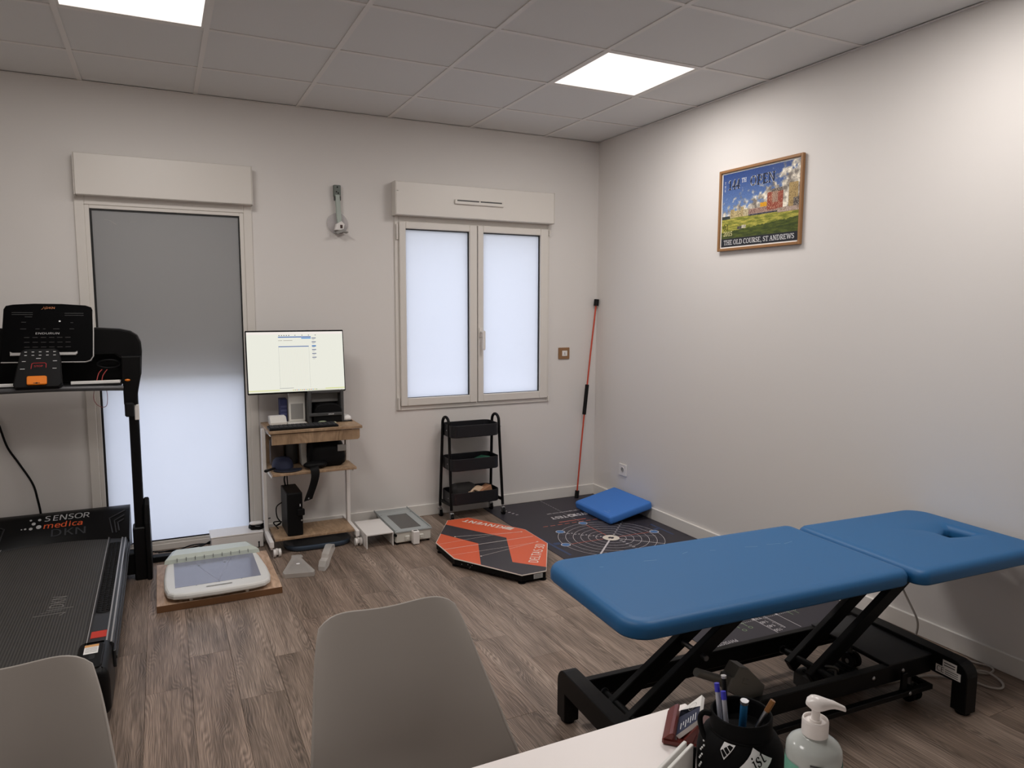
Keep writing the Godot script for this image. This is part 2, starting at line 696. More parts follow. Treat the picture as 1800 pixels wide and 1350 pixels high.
func windows() -> void:
	# tall fixed glazing on the left
	var b := MB.new()
	sheet_ring(b, -3.552, -2.588, 0.0, 2.15, 0.05, 0.05, 0.04, 0.05, -0.07, 0.014, 0.003)
	var w := struct("window_1", b, M.frame)
	b = MB.new()
	sheet_ring(b, -3.502, -2.638, 0.04, 2.10, 0.024, 0.024, 0.018, 0.02, -0.06, 0.010, 0.002)
	part("glazing_bead", b, M.frame, w)
	b = MB.new()
	sheet_ring(b, -3.478, -2.662, 0.058, 2.08, 0.012, 0.008, 0.008, 0.010, -0.05, 0.004)
	part("gasket", b, M.gasket, w)
	pane(-3.466, -2.67, 0.066, 2.07, w)
	b = MB.new()
	for s in [[-3.405, 2.02, 0.05, -0.012], [-3.37, 2.008, 0.03, -0.016], [-3.27, 2.012, 0.035, 0.004], [-2.72, 2.036, 0.05, -0.006], [-3.13, 2.03, 0.012, 0.0], [-3.36, 2.0, 0.016, -0.006]]:
		var keep: Vector3 = Vector3(s[0], s[1], 0.0012)
		b.tube([keep, keep + Vector3(s[2] * 0.5, s[3] * 0.3, 0), keep + Vector3(s[2], s[3], 0)], 0.0007, 4)
	part("scratches", b, M.paper, w).set_meta("kind", "stuff")
	# window with two casements
	b = MB.new()
	sheet_ring(b, -1.66, -0.44, 0.786, 2.14, 0.03, 0.022, 0.034, 0.04, -0.07, 0.012, 0.003)
	w = struct("window_2", b, M.frame)
	for s in [[-1.632, -1.0485, 0.047, 0.0585], [-1.0415, -0.458, 0.0435, 0.068]]:
		b = MB.new()
		sheet_ring(b, s[0], s[1], 0.818, 2.103, s[2], s[3], 0.055, 0.047, -0.05, 0.03, 0.004)
		var sash := part("sash", b, M.frame, w)
		b = MB.new()
		sheet_ring(b, s[0] + s[2], s[1] - s[3], 0.873, 2.056, 0.004, 0.006, 0.003, 0.006, -0.02, 0.012)
		part("gasket", b, M.gasket, sash)
		pane(s[0] + s[2] + 0.004, s[1] - s[3] - 0.006, 0.876, 2.05, sash)
	b = MB.new()
	b.bx(-1.036, -1.008, 1.296, 1.366, 0.03, 0.037, 0.002)
	var hd := part("handle", b, M.frame, w)
	b = MB.new()
	b.cyl(Vector3(-1.022, 1.335, 0.036), Vector3(-1.022, 1.335, 0.075), 0.009, 10)
	b.ext(MB.rrect(-1.015, 1.275, 0.022, 0.14, 0.008, 3), 0.066, 0.08, 0.003)
	part("lever", b, M.white, hd)
	for p in [[-1.645, 1.985, 2.085], [-1.647, 0.80, 0.88], [-0.445, 0.80, 0.83], [-0.445, 2.06, 2.1]]:
		b = MB.new()
		b.cyl(Vector3(p[0], p[1], 0.022), Vector3(p[0], p[2], 0.022), 0.008, 10)
		b.bx(p[0] - 0.006, p[0] + 0.006, p[1] - 0.006, p[1], 0.012, 0.028, 0.001)
		part("hinge", b, M.frame, w)
	# roller shutter boxes above both
	b = MB.new()
	b.bx(-3.538, -2.588, 2.147, 2.38, 0.0, 0.075, 0.004)
	var t := thing("shutter_box", "long white roller shutter box above the tall frosted glazing", "shutter box", Vector3(-3.063, 2.147, 0.0375), "roller shutter boxes")
	part("casing", b, M.frame, t)
	for x in [-3.541, -2.587]:
		b = MB.new()
		b.bx(x - 0.002, x + 0.002, 2.145, 2.382, 0.0, 0.077, 0.001)
		part("end_cap", b, M.frame, t)
	t = thing("shutter_box", "white roller shutter box with a narrow vent, above the two-casement window", "shutter box", Vector3(-1.058, 2.14, 0.045), "roller shutter boxes")
	b = MB.new()
	b.bx(-1.672, -0.445, 2.14, 2.363, 0.0, 0.09, 0.004)
	part("casing", b, M.frame, t)
	for x in [-1.673, -0.444]:
		b = MB.new()
		b.bx(x - 0.002, x + 0.002, 2.138, 2.365, 0.0, 0.092, 0.001)
		part("end_cap", b, M.frame, t)
	b = MB.new()
	b.bx(-1.248, -0.868, 2.234, 2.268, 0.09, 0.104, 0.004)
	var v := part("air_vent", b, M.frame, t)
	for x in [[-1.232, -1.064], [-1.054, -0.886]]:
		b = MB.new()
		b.bx(x[0], x[1], 2.255, 2.264, 0.1035, 0.1046)
		part("slot", b, M.darkgrey, v)
	b = MB.new()
	b.lathe([[0.0, -0.002], [0.006, -0.001], [0.006, 0.002], [0.0, 0.003]], 10, Vector3(-1.657, 2.30, 0.092))
	part("screw_cover", b, M.white, t)
	# roller shutter hanging outside the tall glazing, half way down
	b = MB.new()
	b.bx(-3.56, -2.58, 1.10, 1.12, -0.135, -0.115, 0.003)
	var y := 1.12
	while y < 2.2:
		b.bx(-3.56, -2.58, y, y + 0.049, -0.132, -0.118, 0.004)
		y += 0.05
	tag(struct("roller_shutter", b, M.grey), "grey roller shutter outside, lowered over the upper half of the tall glazing", "roller shutter")
	# the paving outside
	b = MB.new()
	b.bx(-14, 9, -0.5, -0.1, -16, -0.21)
	struct("ground", b, M.paving)
	b = MB.new()
	b.bx(-14, 9, -0.1, 1.5, -12.4, -12.0)
	struct("trim_1", b, M.hedge)


func pane(x0: float, x1: float, y0: float, y1: float, parent: Node3D) -> void:
	var b := MB.new()
	b.face([Vector3(x0, y0, 0), Vector3(x1, y0, 0), Vector3(x1, y1, 0), Vector3(x0, y1, 0)])
	var o := part("pane", b, M.frosted, parent)
	var c := MB.new()
	c.bx(x0, x1, y0, y1, -0.008, -0.001)
	var arr := []
	arr.resize(Mesh.ARRAY_MAX)
	arr[Mesh.ARRAY_VERTEX] = c.v
	arr[Mesh.ARRAY_NORMAL] = c.n
	arr[Mesh.ARRAY_TEX_UV] = c.uv
	arr[Mesh.ARRAY_INDEX] = c.ix
	(o.mesh as ArrayMesh).add_surface_from_arrays(Mesh.PRIMITIVE_TRIANGLES, arr)
	o.mesh.surface_set_material(1, M.clear)
	if parent is MeshInstance3D and o.get_parent() != self:
		pass

func picture() -> ImageTexture:
	# a plain painted golf green under a cloudy sky, with stone houses behind
	var w := 592
	var h := 432
	var im := Image.create_empty(w, h, false, Image.FORMAT_RGB8)
	var nc := noise(3, 0.017, 5)
	var ng := noise(9, 0.02, 4)
	var nf := noise(11, 0.12, 2)
	for y in h:
		for x in w:
			var u := float(x) / w
			var v := float(y) / h
			var col: Color
			var hor := 0.61 - 0.02 * u
			if v < hor:
				col = rgb(46, 70, 128).lerp(rgb(120, 150, 196), clampf(v / 0.6, 0, 1))
				var rise := 0.60 - 0.42 * u - 0.9 * maxf(u - 0.7, 0.0)
				var cl := clampf((v - rise) * 6.0 + nc.get_noise_2d(x, y * 1.2) * 2.0 + 0.7, 0, 1)
				var sh := clampf(0.5 + nc.get_noise_2d(x + 60, y + 40) * 1.3, 0, 1)
				col = col.lerp(rgb(120, 112, 104).lerp(rgb(240, 232, 214), sh), cl)
			else:
				var k := clampf(0.5 + ng.get_noise_2d(x * 0.6, y * 3.0) * 1.2, 0, 1)
				col = rgb(112, 120, 44).lerp(rgb(186, 176, 82), k)
				if v > 0.80 - 0.10 * u + 0.015 * nc.get_noise_2d(x * 2.0, 0.0):
					col = rgb(52, 66, 26).lerp(rgb(88, 98, 38), k)
			var g := 1.0 + nf.get_noise_2d(x, y) * 0.16
			im.set_pixel(x, y, Color(col.r * g, col.g * g, col.b * g))
	var rng := RandomNumberGenerator.new()
	rng.seed = 8
	var block := func(x: int, y: int, ww: int, hh: int, c: Color, spots: int, sc: Color):
		im.fill_rect(Rect2i(x, y, ww, hh), c)
		for k in spots:
			im.fill_rect(Rect2i(x + rng.randi() % maxi(ww - 4, 1), y + rng.randi() % maxi(hh - 5, 1), 2 + rng.randi() % 3, 3 + rng.randi() % 4), sc.lerp(c, rng.randf() * 0.6))
	block.call(0, 250, 70, 18, rgb(58, 66, 62), 30, rgb(30, 36, 34))
	block.call(72, 214, 34, 48, rgb(186, 166, 116), 30, rgb(70, 60, 50))
	block.call(100, 224, 60, 38, rgb(196, 178, 130), 40, rgb(80, 70, 56))
	block.call(156, 206, 26, 56, rgb(184, 164, 118), 20, rgb(70, 60, 50))
	block.call(178, 222, 40, 40, rgb(200, 186, 150), 26, rgb(90, 78, 62))
	block.call(222, 226, 216, 30, rgb(176, 146, 130), 220, rgb(96, 60, 60))
	block.call(222, 256, 216, 9, rgb(44, 46, 62), 50, rgb(130, 130, 140))
	block.call(310, 200, 50, 24, rgb(222, 160, 40), 10, rgb(150, 100, 30))
	block.call(362, 150, 116, 96, rgb(146, 72, 56), 120, rgb(216, 190, 160))
	block.call(396, 134, 76, 18, rgb(96, 84, 76), 20, rgb(200, 190, 170))
	block.call(400, 150, 40, 60, rgb(170, 140, 120), 30, rgb(100, 60, 50))
	block.call(518, 118, 64, 140, rgb(176, 150, 100), 140, rgb(96, 78, 52))
	block.call(552, 200, 40, 70, rgb(90, 82, 76), 40, rgb(210, 200, 180))
	block.call(440, 244, 152, 26, rgb(150, 128, 110), 160, rgb(210, 190, 180))
	# small stone bridge on the green
	block.call(132, 316, 38, 18, rgb(96, 92, 84), 20, rgb(50, 48, 46))
	block.call(168, 312, 34, 18, rgb(206, 200, 180), 14, rgb(110, 104, 96))
	# dark strip under the lettering
	im.fill_rect(Rect2i(0, int(h * 0.885), w, h), rgb(34, 36, 44))
	im.generate_mipmaps()
	return ImageTexture.create_from_image(im)


func screen_picture() -> ImageTexture:
	var w := 960
	var h := 612
	var im := Image.create_empty(w, h, false, Image.FORMAT_RGB8)
	im.fill(rgb(232, 232, 220))
	im.fill_rect(Rect2i(0, 0, w, 26), rgb(240, 232, 226))
	for k in 5:
		im.fill_rect(Rect2i(312 + k * 24, 32, 10, 8), rgb(60, 60, 70))
	for x in [470, 540, 606, 674]:
		im.fill_rect(Rect2i(x, 32, 9, 7), rgb(90, 90, 96))
	im.fill_rect(Rect2i(306, 48, 326, 10), rgb(54, 98, 168))
	im.fill_rect(Rect2i(536, 62, 96, 10), rgb(70, 140, 210))
	for k in 2:
		im.fill_rect(Rect2i(306 + k * 50, 86, 40 + k * 50, 4), rgb(150, 140, 130))
	im.fill_rect(Rect2i(306, 146, 302, 8), rgb(60, 96, 160))
	im.fill_rect(Rect2i(306, 156, 1, 420), rgb(130, 130, 128))
	im.fill_rect(Rect2i(608, 156, 1, 420), rgb(150, 150, 146))
	for k in 20:
		im.fill_rect(Rect2i(320 + k * 14, 180, 1, 380), rgb(222, 216, 200))
	for k in 6:
		var y := 62 + k * 40
		im.fill_rect(Rect2i(640, y, 42, 8 if k != 2 else 12), rgb(92, 104, 140) if k != 2 else rgb(40, 110, 180))
		im.fill_rect(Rect2i(644, y + 13, 30, 3), rgb(170, 170, 170))
		im.fill_rect(Rect2i(644, y + 20, 22, 3), rgb(180, 180, 178))
	im.fill_rect(Rect2i(0, 592, w, 20), rgb(226, 226, 208))
	im.fill_rect(Rect2i(0, 588, 300, 6), rgb(214, 214, 130))
	im.fill_rect(Rect2i(760, 588, 200, 6), rgb(206, 214, 110))
	for k in 14:
		im.fill_rect(Rect2i(430 + k * 18, 592, 8, 8), [rgb(200, 170, 60), rgb(120, 150, 80), rgb(190, 90, 60), rgb(90, 130, 180)][k % 4])
	im.fill_rect(Rect2i(300, 572, 140, 4), rgb(150, 150, 150))
	return ImageTexture.create_from_image(im)


func more_materials() -> void:
	M.acrylic = mat(Color(0.86, 0.85, 0.83, 0.42), 0.3)
	M.acrylic.transparency = BaseMaterial3D.TRANSPARENCY_ALPHA
	M.railgrey = mat(rgb(42, 42, 44), 0.45)
	M.brightred = mat(rgb(170, 60, 56), 0.5)
	M.paleoak = mat(rgb(255, 250, 246), 0.5)
	M.paleoak.albedo_texture = wood(17, 256, 512, rgb(160, 130, 106), rgb(222, 196, 172), 5.0, 0.3, 0.3)
	M.paleoak.uv1_triplanar = true
	M.paleoak.uv1_scale = Vector3(2.2, 2.2, 2.2)
	var st := Image.create_empty(16, 16, false, Image.FORMAT_RGB8)
	for x in 16:
		for y in 16:
			var k := 0.5 + 0.5 * sin(TAU * x / 16.0)
			st.set_pixel(x, y, rgb(44, 43, 42).lerp(rgb(84, 82, 79), k * (0.8 + 0.2 * sin(TAU * y / 16.0))))
	st.generate_mipmaps()
	M.chair = mat(rgb(160, 153, 146), 0.45)
	M.belt = mat(Color.WHITE, 0.55)
	M.belt.albedo_texture = ImageTexture.create_from_image(st)
	M.faint = mat(rgb(112, 110, 107), 0.6)
	M.alu = mat(rgb(120, 120, 122), 0.35, 0.7)
	M.warn = mat(rgb(200, 52, 34), 0.5)
	M.slate = mat(rgb(44, 46, 50), 0.4)
	M.slate2 = mat(rgb(46, 42, 42), 0.5)
	M.amber = mat(rgb(214, 160, 100), 0.6)
	M.printgrey = mat(rgb(190, 190, 190), 0.5)
	M.printorange = mat(rgb(226, 92, 40), 0.5)
	M.printorange2 = mat(rgb(214, 140, 90), 0.5)
	M.greybar = mat(rgb(74, 74, 76), 0.4)
	M.screenblack = mat(rgb(7, 7, 8), 0.4)
	M.screenblack.metallic_specular = 0.15
	M.silver = mat(rgb(190, 188, 186), 0.35, 0.6)
	M.darkred = mat(rgb(120, 40, 44), 0.6)
	M.chip = mat(rgb(120, 84, 54), 0.9)
	M.ivory = mat(rgb(228, 228, 224), 0.4)
	M.ivory2 = mat(rgb(212, 209, 200), 0.45)
	M.greyglass = mat(rgb(136, 140, 158), 0.12)
	M.faintline = mat(rgb(148, 152, 170), 0.3)
	M.greenish = mat(rgb(200, 208, 198), 0.25)
	M.screen = mat(Color(0.05, 0.05, 0.05), 0.4)
	M.screen.emission_enabled = true
	M.screen.emission_texture = screen_picture()
	M.screen.emission = Color.BLACK
	M.screen.emission_energy_multiplier = 1.0
	M.keys = mat(rgb(34, 34, 38), 0.6)
	M.paleyellow = mat(rgb(206, 204, 170), 0.8)
	M.palegreen = mat(rgb(158, 170, 140), 0.6)
	M.blueprint = mat(rgb(50, 56, 100), 0.6)
	M.slateblue = mat(rgb(84, 88, 128), 0.6)
	M.darknavy = mat(rgb(20, 24, 38), 0.6)
	M.taupe = mat(rgb(92, 80, 74), 0.7)
	M.trayblue = mat(rgb(58, 72, 88), 0.4)
	M.coolgrey = mat(rgb(168, 174, 174), 0.35)
	M.darkglass = mat(rgb(74, 74, 72), 0.15)
	M.trolley = mat(rgb(18, 18, 24), 0.5)
	M.green = mat(rgb(24, 110, 84), 0.5)
	M.charcoal = mat(rgb(50, 48, 48), 0.7)
	M.tan = mat(rgb(176, 128, 96), 0.8)
	M.cream = mat(rgb(208, 180, 152), 0.8)
	M.rodred = mat(rgb(200, 76, 52), 0.4)
	M.bronze = mat(rgb(146, 108, 72), 0.45)
	M.sagegrey = mat(rgb(110, 118, 112), 0.45)
	M.sage = mat(rgb(176, 186, 178), 0.4)
	M.cleardisc = mat(Color(0.86, 0.84, 0.84, 0.55), 0.2)
	M.cleardisc.transparency = BaseMaterial3D.TRANSPARENCY_ALPHA
	M.brownblack = mat(rgb(70, 46, 40), 0.3)
	M.poster = mat(Color.WHITE, 0.35)
	M.poster.albedo_texture = picture()
	M.cream2 = mat(rgb(232, 222, 170), 0.6)
	M.matdark = mat(rgb(50, 47, 55), 0.55)
	M.matstripe = mat(rgb(62, 56, 66), 0.6)
	M.matstripe2 = mat(rgb(120, 116, 124), 0.6)
	M.matwhite = mat(rgb(206, 202, 204), 0.6)
	M.matcream = mat(rgb(226, 218, 204), 0.6)
	M.matred = mat(rgb(204, 108, 88), 0.6)
	M.matblue = mat(rgb(74, 122, 176), 0.5)
	M.matnote = mat(rgb(54, 70, 104), 0.6)
	M.matgreen = mat(rgb(120, 140, 110), 0.6)
	M.palefoam = mat(rgb(110, 154, 216), 0.7)
	M.platewhite = mat(rgb(236, 226, 216), 0.45)
	M.platedark = mat(rgb(60, 56, 60), 0.5)
	M.platesilver = mat(rgb(180, 182, 182), 0.4)
	M.scuff = mat(rgb(150, 176, 198), 0.7)
	M.plateblack = mat(rgb(46, 46, 48), 0.6)
	M.actgrey = mat(rgb(112, 110, 104), 0.5)
	M.cable = mat(rgb(176, 168, 160), 0.6)
	M.desk = mat(rgb(249, 242, 239), 0.4)
	M.gel = mat(Color(0.80, 0.82, 0.805, 0.85), 0.12)
	M.gel.refraction_enabled = true
	M.gel.refraction_scale = 0.035
	M.mint = mat(rgb(118, 184, 162), 0.5)
	M.pump = mat(rgb(244, 238, 234), 0.3)
	M.fabric = mat(rgb(9, 9, 10), 0.7)
	M.fabric.metallic_specular = 0.25
	M.clearpen = mat(rgb(176, 178, 190), 0.25)
	M.penblue = mat(rgb(44, 46, 190), 0.35)
	M.penteal = mat(rgb(40, 108, 160), 0.3)
	M.bronze2 = mat(rgb(150, 104, 60), 0.3, 0.6)

func V(x: float, y: float, z: float) -> Vector3:
	return Vector3(x, y, z)

func treadmill() -> void:
	var t := thing("treadmill", "large black treadmill with an orange-marked console, facing the tall frosted glazing", "treadmill", V(-3.71, 0, 1.05))
	var b := MB.new()
	# deck and belt
	b.bx(-4.055, -3.365, 0.07, 0.165, 0.12, 1.86, 0.006)
	b.bx(-4.02, -3.40, 0.05, 0.075, 0.35, 1.8, 0.004)
	part("deck_frame", b, M.deep, t)
	b = MB.new()
	b.extx([Vector2(0.14, 0.150), Vector2(1.93, 0.150), Vector2(1.955, 0.158), Vector2(1.965, 0.172), Vector2(1.955, 0.188), Vector2(1.93, 0.196), Vector2(0.14, 0.196)], -3.965, -3.462)
	for i in b.uv.size():
		b.uv[i] = Vector2(b.v[i].x * 90.0, b.v[i].z * 90.0)
	var belt := part("belt", b, M.belt, t)
	b = MB.new()
	var L := func(p: Vector2, q: Vector2, w: float):
		b.line(V(p.x, 0.1966, p.y), V(q.x, 0.1966, q.y), w)
	# faint mark printed on the belt: a heartbeat stroke beside three letters
	L.call(Vector2(-3.685, 1.34), Vector2(-3.565, 1.34), 0.006)
	L.call(Vector2(-3.565, 1.34), Vector2(-3.585, 1.37), 0.005)
	L.call(Vector2(-3.64, 1.29), Vector2(-3.54, 1.29), 0.006)
	L.call(Vector2(-3.66, 1.315), Vector2(-3.58, 1.305), 0.004)
	part("printed_mark", b, M.faint, belt).set_meta("kind", "stuff")
	text("lettering", "DKN", 0.055, M.faint, belt, frame(V(0, 0, -1), V(-1, 0, 0), V(-3.605, 0.1963, 1.20)), "Droid Sans", 1.0, 0.15)
	for s in [-1.0, 1.0]:
		var cx := -3.71
		var P := func(x: float) -> float: return cx + s * (x - cx)
		b = MB.new()
		var o := [Vector2(P.call(-3.455), 0.165), Vector2(P.call(-3.360), 0.165), Vector2(P.call(-3.360), 0.198), Vector2(P.call(-3.368), 0.205), Vector2(P.call(-3.386), 0.206), Vector2(P.call(-3.389), 0.201), Vector2(P.call(-3.445), 0.201), Vector2(P.call(-3.448), 0.205), Vector2(P.call(-3.455), 0.204)]
		b.ext(o, 0.25, 1.76)
		var rail := part("side_rail", b, M.railgrey, t)
		for e in [[-3.389, -3.383], [-3.372, -3.366], [-3.457, -3.453]]:
			b = MB.new()
			b.bx(minf(P.call(e[0]), P.call(e[1])), maxf(P.call(e[0]), P.call(e[1])), 0.2045, 0.2068, 0.25, 1.76)
			part("bright_edge", b, M.silver, rail)
		b = MB.new()
		b.bx(minf(P.call(-3.352), P.call(-3.362)), maxf(P.call(-3.352), P.call(-3.362)), 0.115, 0.185, 0.25, 1.80, 0.002)
		b.bx(minf(P.call(-3.348), P.call(-3.353)), maxf(P.call(-3.348), P.call(-3.353)), 0.15, 0.163, 0.25, 1.80, 0.001)
		part("rail_side", b, M.railgrey, rail)
		b = MB.new()
		b.prism(MB.rrect(P.call(-3.417), 0.915, 0.056, 1.03, 0.02, 4), 0.2005, 0.204, 0.001)
		part("grip_strip", b, M.rubber, rail)
		b = MB.new()
		for i in 40:
			for j in 3:
				var x: float = P.call(-3.435 + j * 0.018)
				var z := 0.425 + i * 0.0252
				b.ball(V(x, 0.204, z), V(0.0085, 0.006, 0.0075), 8)
		var nub := part("grip_nubs", b, M.rubber, rail)
		nub.set_meta("kind", "stuff")
		b = MB.new()
		b.bx(minf(P.call(-3.447), P.call(-3.387)), maxf(P.call(-3.447), P.call(-3.387)), 0.2012, 0.2022, 1.625, 1.69)
		part("warning_strip", b, M.warn, rail)
		b = MB.new()
		b.bx(minf(P.call(-3.445), P.call(-3.389)), maxf(P.call(-3.445), P.call(-3.389)), 0.2010, 0.2016, 1.45, 1.62)
		part("inlay", b, M.slate, rail)
		# rear end cap
		b = MB.new()
		var ex := P.call(-3.425) as float
		b.loft(MB.rrect(ex, 1.87, 0.126, 0.29, 0.03, 5), [[0.006, 0.04], [0.0, 0.055], [0.0, 0.16], [0.004, 0.19], [0.014, 0.207], [0.03, 0.214]], true)
		var capn := part("end_cap", b, M.satin, t)
		b = MB.new()
		b.loft(MB.rrect(ex, 1.885, 0.075, 0.215, 0.022, 4), [[0.0, 0.205], [0.0, 0.217], [0.005, 0.220]], true)
		part("raised_panel", b, M.satin, capn)
		b = MB.new()
		b.bx(ex - 0.03, ex + 0.018, 0.2202, 0.2208, 1.795, 1.875)
		part("safety_sticker", b, M.paper, capn)
		b = MB.new()
		b.bx(ex - 0.03, ex + 0.018, 0.2208, 0.2210, 1.795, 1.815)
		part("sticker_band", b, M.amber, capn)
		b = MB.new()
		for k in 5:
			b.bx(ex - 0.026, ex + 0.014, 0.2208, 0.2210, 1.822 + k * 0.0095, 1.824 + k * 0.0095)
		part("sticker_lines", b, M.darkgrey, capn).set_meta("kind", "stuff")
		b = MB.new()
		b.prism(MB.rrect(ex, 1.905, 0.02, 0.042, 0.0095, 4), 0.2195, 0.2206)
		part("keyhole", b, M.gasket, capn)
		b = MB.new()
		b.cyl(V(ex - 0.025, 0.025, 1.98), V(ex + 0.012, 0.025, 1.98), 0.025, 16)
		b.bx(ex - 0.018, ex + 0.005, 0.02, 0.06, 1.955, 1.99, 0.003)
		part("adjuster_foot", b, M.deep, t)
		# upright with its foot
		var ux: float = P.call(-3.29)
		b = MB.new()
		b.prism(MB.rrect(ux, 0.455, 0.05, 0.075, 0.018, 4), 0.2, 1.05)
		part("upright", b, M.satin, t)
		b = MB.new()
		var xa := minf(P.call(-3.325), P.call(-3.262))
		b.bx(xa, xa + 0.063, 0.0, 0.30, 0.40, 0.51, 0.006)
		b.extx([Vector2(0.22, 0.0), Vector2(0.525, 0.0), Vector2(0.525, 0.32), Vector2(0.5, 0.42), Vector2(0.45, 0.455), Vector2(0.40, 0.43), Vector2(0.30, 0.27), Vector2(0.235, 0.12)], minf(P.call(-3.265), P.call(-3.238)), maxf(P.call(-3.265), P.call(-3.238)), 0.006)
		part("upright_foot", b, M.black, t)
		b = MB.new()
		b.bx(minf(P.call(-3.365), P.call(-3.32)), maxf(P.call(-3.365), P.call(-3.32)), 0.03, 0.15, 0.40, 0.49, 0.004)
		b.cyl(V(P.call(-3.362), 0.11, 0.42), V(P.call(-3.31), 0.11, 0.42), 0.02, 12)
		part("hinge_block", b, M.deep, t)
	# motor hood: sloping top with a curved front edge
	b = MB.new()
	var rows := []
	for i in 8:
		var row := []
		for j in 25:
			var u := float(j) / 24
			var x := lerpf(-4.07, -3.35, u)
			var zf := 0.25 + 0.10 * pow(absf(u * 2 - 1), 2.0)
			var pr := [[0.02, 0.06], [0.02, 0.29], [0.03, 0.318], [0.06, 0.325], [0.10, 0.324], [0.16, 0.31], [0.0, 0.205], [0.0, 0.165]]
			var zz: float = pr[i][0] if i < 6 else zf
			if i == 5:
				zz = lerpf(0.10, zf, 0.12)
			row.append(V(x, pr[i][1] if i != 5 else 0.316, zz + (0.0 if i < 6 else 0.0)))
		rows.append(row)
	b.grid(rows)
	for e in [0, 24]:
		var side := []
		for i in 8:
			side.append(rows[i][e])
		if e == 24:
			side.reverse()
		b.face(side)
	var hood := part("motor_hood", b, M.satin, t)
	# raised corner shields with chevrons
	for s in [-1.0, 1.0]:
		b = MB.new()
		var sx := func(u: float) -> float: return -3.71 + s * (u + 3.71)
		var top := func(u: float, w: float, lift: float) -> Vector3:
			# w runs down the slope from the ridge to the front edge
			var x: float = sx.call(u)
			var zf := 0.25 + 0.10 * pow(absf((x + 4.07) / 0.72 * 2 - 1), 2.0)
			var a := V(x, 0.316, lerpf(0.10, zf, 0.12))
			var c := V(x, 0.205, zf)
			var nn := V(0, 0.8, 0.5)
			return a.lerp(c, w) + nn * lift
		for k in [[-3.455, 0.30, -3.375, 0.05, -3.437, 0.85], [-3.43, 0.40, -3.378, 0.22, -3.418, 0.85], [-3.411, 0.48, -3.38, 0.36, -3.404, 0.78]]:
			b.tube([top.call(k[2], k[3], 0.003), top.call(k[0], k[1], 0.003), top.call(k[4], k[5], 0.003)], 0.004, 6)
		part("chevron_relief", b, M.railgrey, hood)
	var slope := func(x: float, w: float) -> Transform3D:
		var zf := 0.25 + 0.10 * pow(absf((x + 4.07) / 0.72 * 2 - 1), 2.0)
		var a := V(x, 0.316, lerpf(0.10, zf, 0.12))
		var c := V(x, 0.205, zf)
		var nn := V(1, 0, 0).cross(a - c).normalized()
		return frame(V(1, 0, 0), a - c, a.lerp(c, w) + nn * 0.0022)
	for i in 6:
		text("lettering", "SENSOR"[i], 0.034, M.printgrey, hood, slope.call(-3.764 + i * 0.038, 0.09), "Droid Sans", 1.35, 0.12)
		text("lettering", "medica"[i], 0.034, M.printorange, hood, slope.call([-3.758, -3.715, -3.683, -3.655, -3.632, -3.602][i], 0.37), "Droid Sans", 1.3, 0.12)
	for i in 3:
		text("lettering", "DKN"[i], 0.045, M.slate, hood, slope.call(-3.72 + i * 0.06, 0.68), "Droid Sans", 1.5, 0.0)
	b = MB.new()
	for d in [[-3.83, 0.284, 0.010], [-3.805, 0.268, 0.013], [-3.842, 0.264, 0.009], [-3.803, 0.298, 0.008], [-3.868, 0.266, 0.006], [-3.885, 0.266, 0.004], [-3.845, 0.30, 0.006]]:
		var fr: Transform3D = slope.call(d[0], (0.309 - d[1]) / 0.111)
		var up := fr.basis.y
		var c := fr.origin
		var ring := []
		for k in 14:
			ring.append(c + V(1, 0, 0) * cos(TAU * k / 14) * d[2] + up * sin(TAU * k / 14) * d[2])
		b.face(ring)
	part("printed_dots", b, M.printgrey, hood).set_meta("kind", "stuff")
	# console shell: a wide arch whose ends come down to the grips
	b = MB.new()
	var outl := []
	for p in [[-3.245, 1.14], [-3.237, 1.27], [-3.240, 1.32], [-3.256, 1.358], [-3.29, 1.382], [-3.34, 1.394], [-3.46, 1.402]]:
		outl.append(Vector2(p[0], p[1]))
	for k in range(outl.size() - 1, -1, -1):
		outl.append(Vector2(-7.42 - outl[k].x, outl[k].y))
	outl.append_array([Vector2(-4.10, 1.14), Vector2(-4.05, 1.26), Vector2(-3.37, 1.26), Vector2(-3.335, 1.23), Vector2(-3.335, 1.14)])
	b.ext(outl, 0.30, 0.43, 0.008)
	var shell_ := part("console_shell", b, M.satin, t)
	for s in [-1.0, 1.0]:
		b = MB.new()
		var sx := func(u: float) -> float: return -3.71 + s * (u + 3.71)
		b.ext([Vector2(sx.call(-3.335), 1.25), Vector2(sx.call(-3.333), 0.99), Vector2(sx.call(-3.275), 0.985), Vector2(sx.call(-3.262), 1.06), Vector2(sx.call(-3.245), 1.145), Vector2(sx.call(-3.242), 1.25)], 0.38, 0.51, 0.006)
		var arm := part("side_arm", b, M.satin, t)
		b = MB.new()
		b.ball(V(sx.call(-3.31), 1.122, 0.512), V(0.014, 0.0065, 0.004), 10)
		part("orange_button", b, M.orange, arm)
		b = MB.new()
		b.bx(minf(sx.call(-3.262), sx.call(-3.285)), maxf(sx.call(-3.262), sx.call(-3.285)), 0.90, 0.985, 0.47, 0.50, 0.003)
		part("white_collar", b, M.white, arm)
		b = MB.new()
		b.prism(MB.rrect(sx.call(-3.308), 0.515, 0.045, 0.06, 0.015, 4), 0.925, 1.0, 0.006)
		part("grip_end", b, M.rubber, arm)
	b = MB.new()
	b.bx(-4.09, -3.33, 1.10, 1.265, 0.32, 0.34, 0.004)
	part("back_panel", b, M.deep, t)
	b = MB.new()
	var rim := []
	for k in 22:
		rim.append(V(-3.40 + 0.055 * cos(TAU * k / 22), 1.205 + 0.022 * sin(TAU * k / 22), 0.40 + 0.01 * sin(TAU * k / 22)))
	b.tube(rim, 0.005, 6, true)
	part("cup_holder_rim", b, M.black, t)
	b = MB.new()
	b.bx(-4.085, -3.335, 1.10, 1.112, 0.37, 0.56, 0.003)
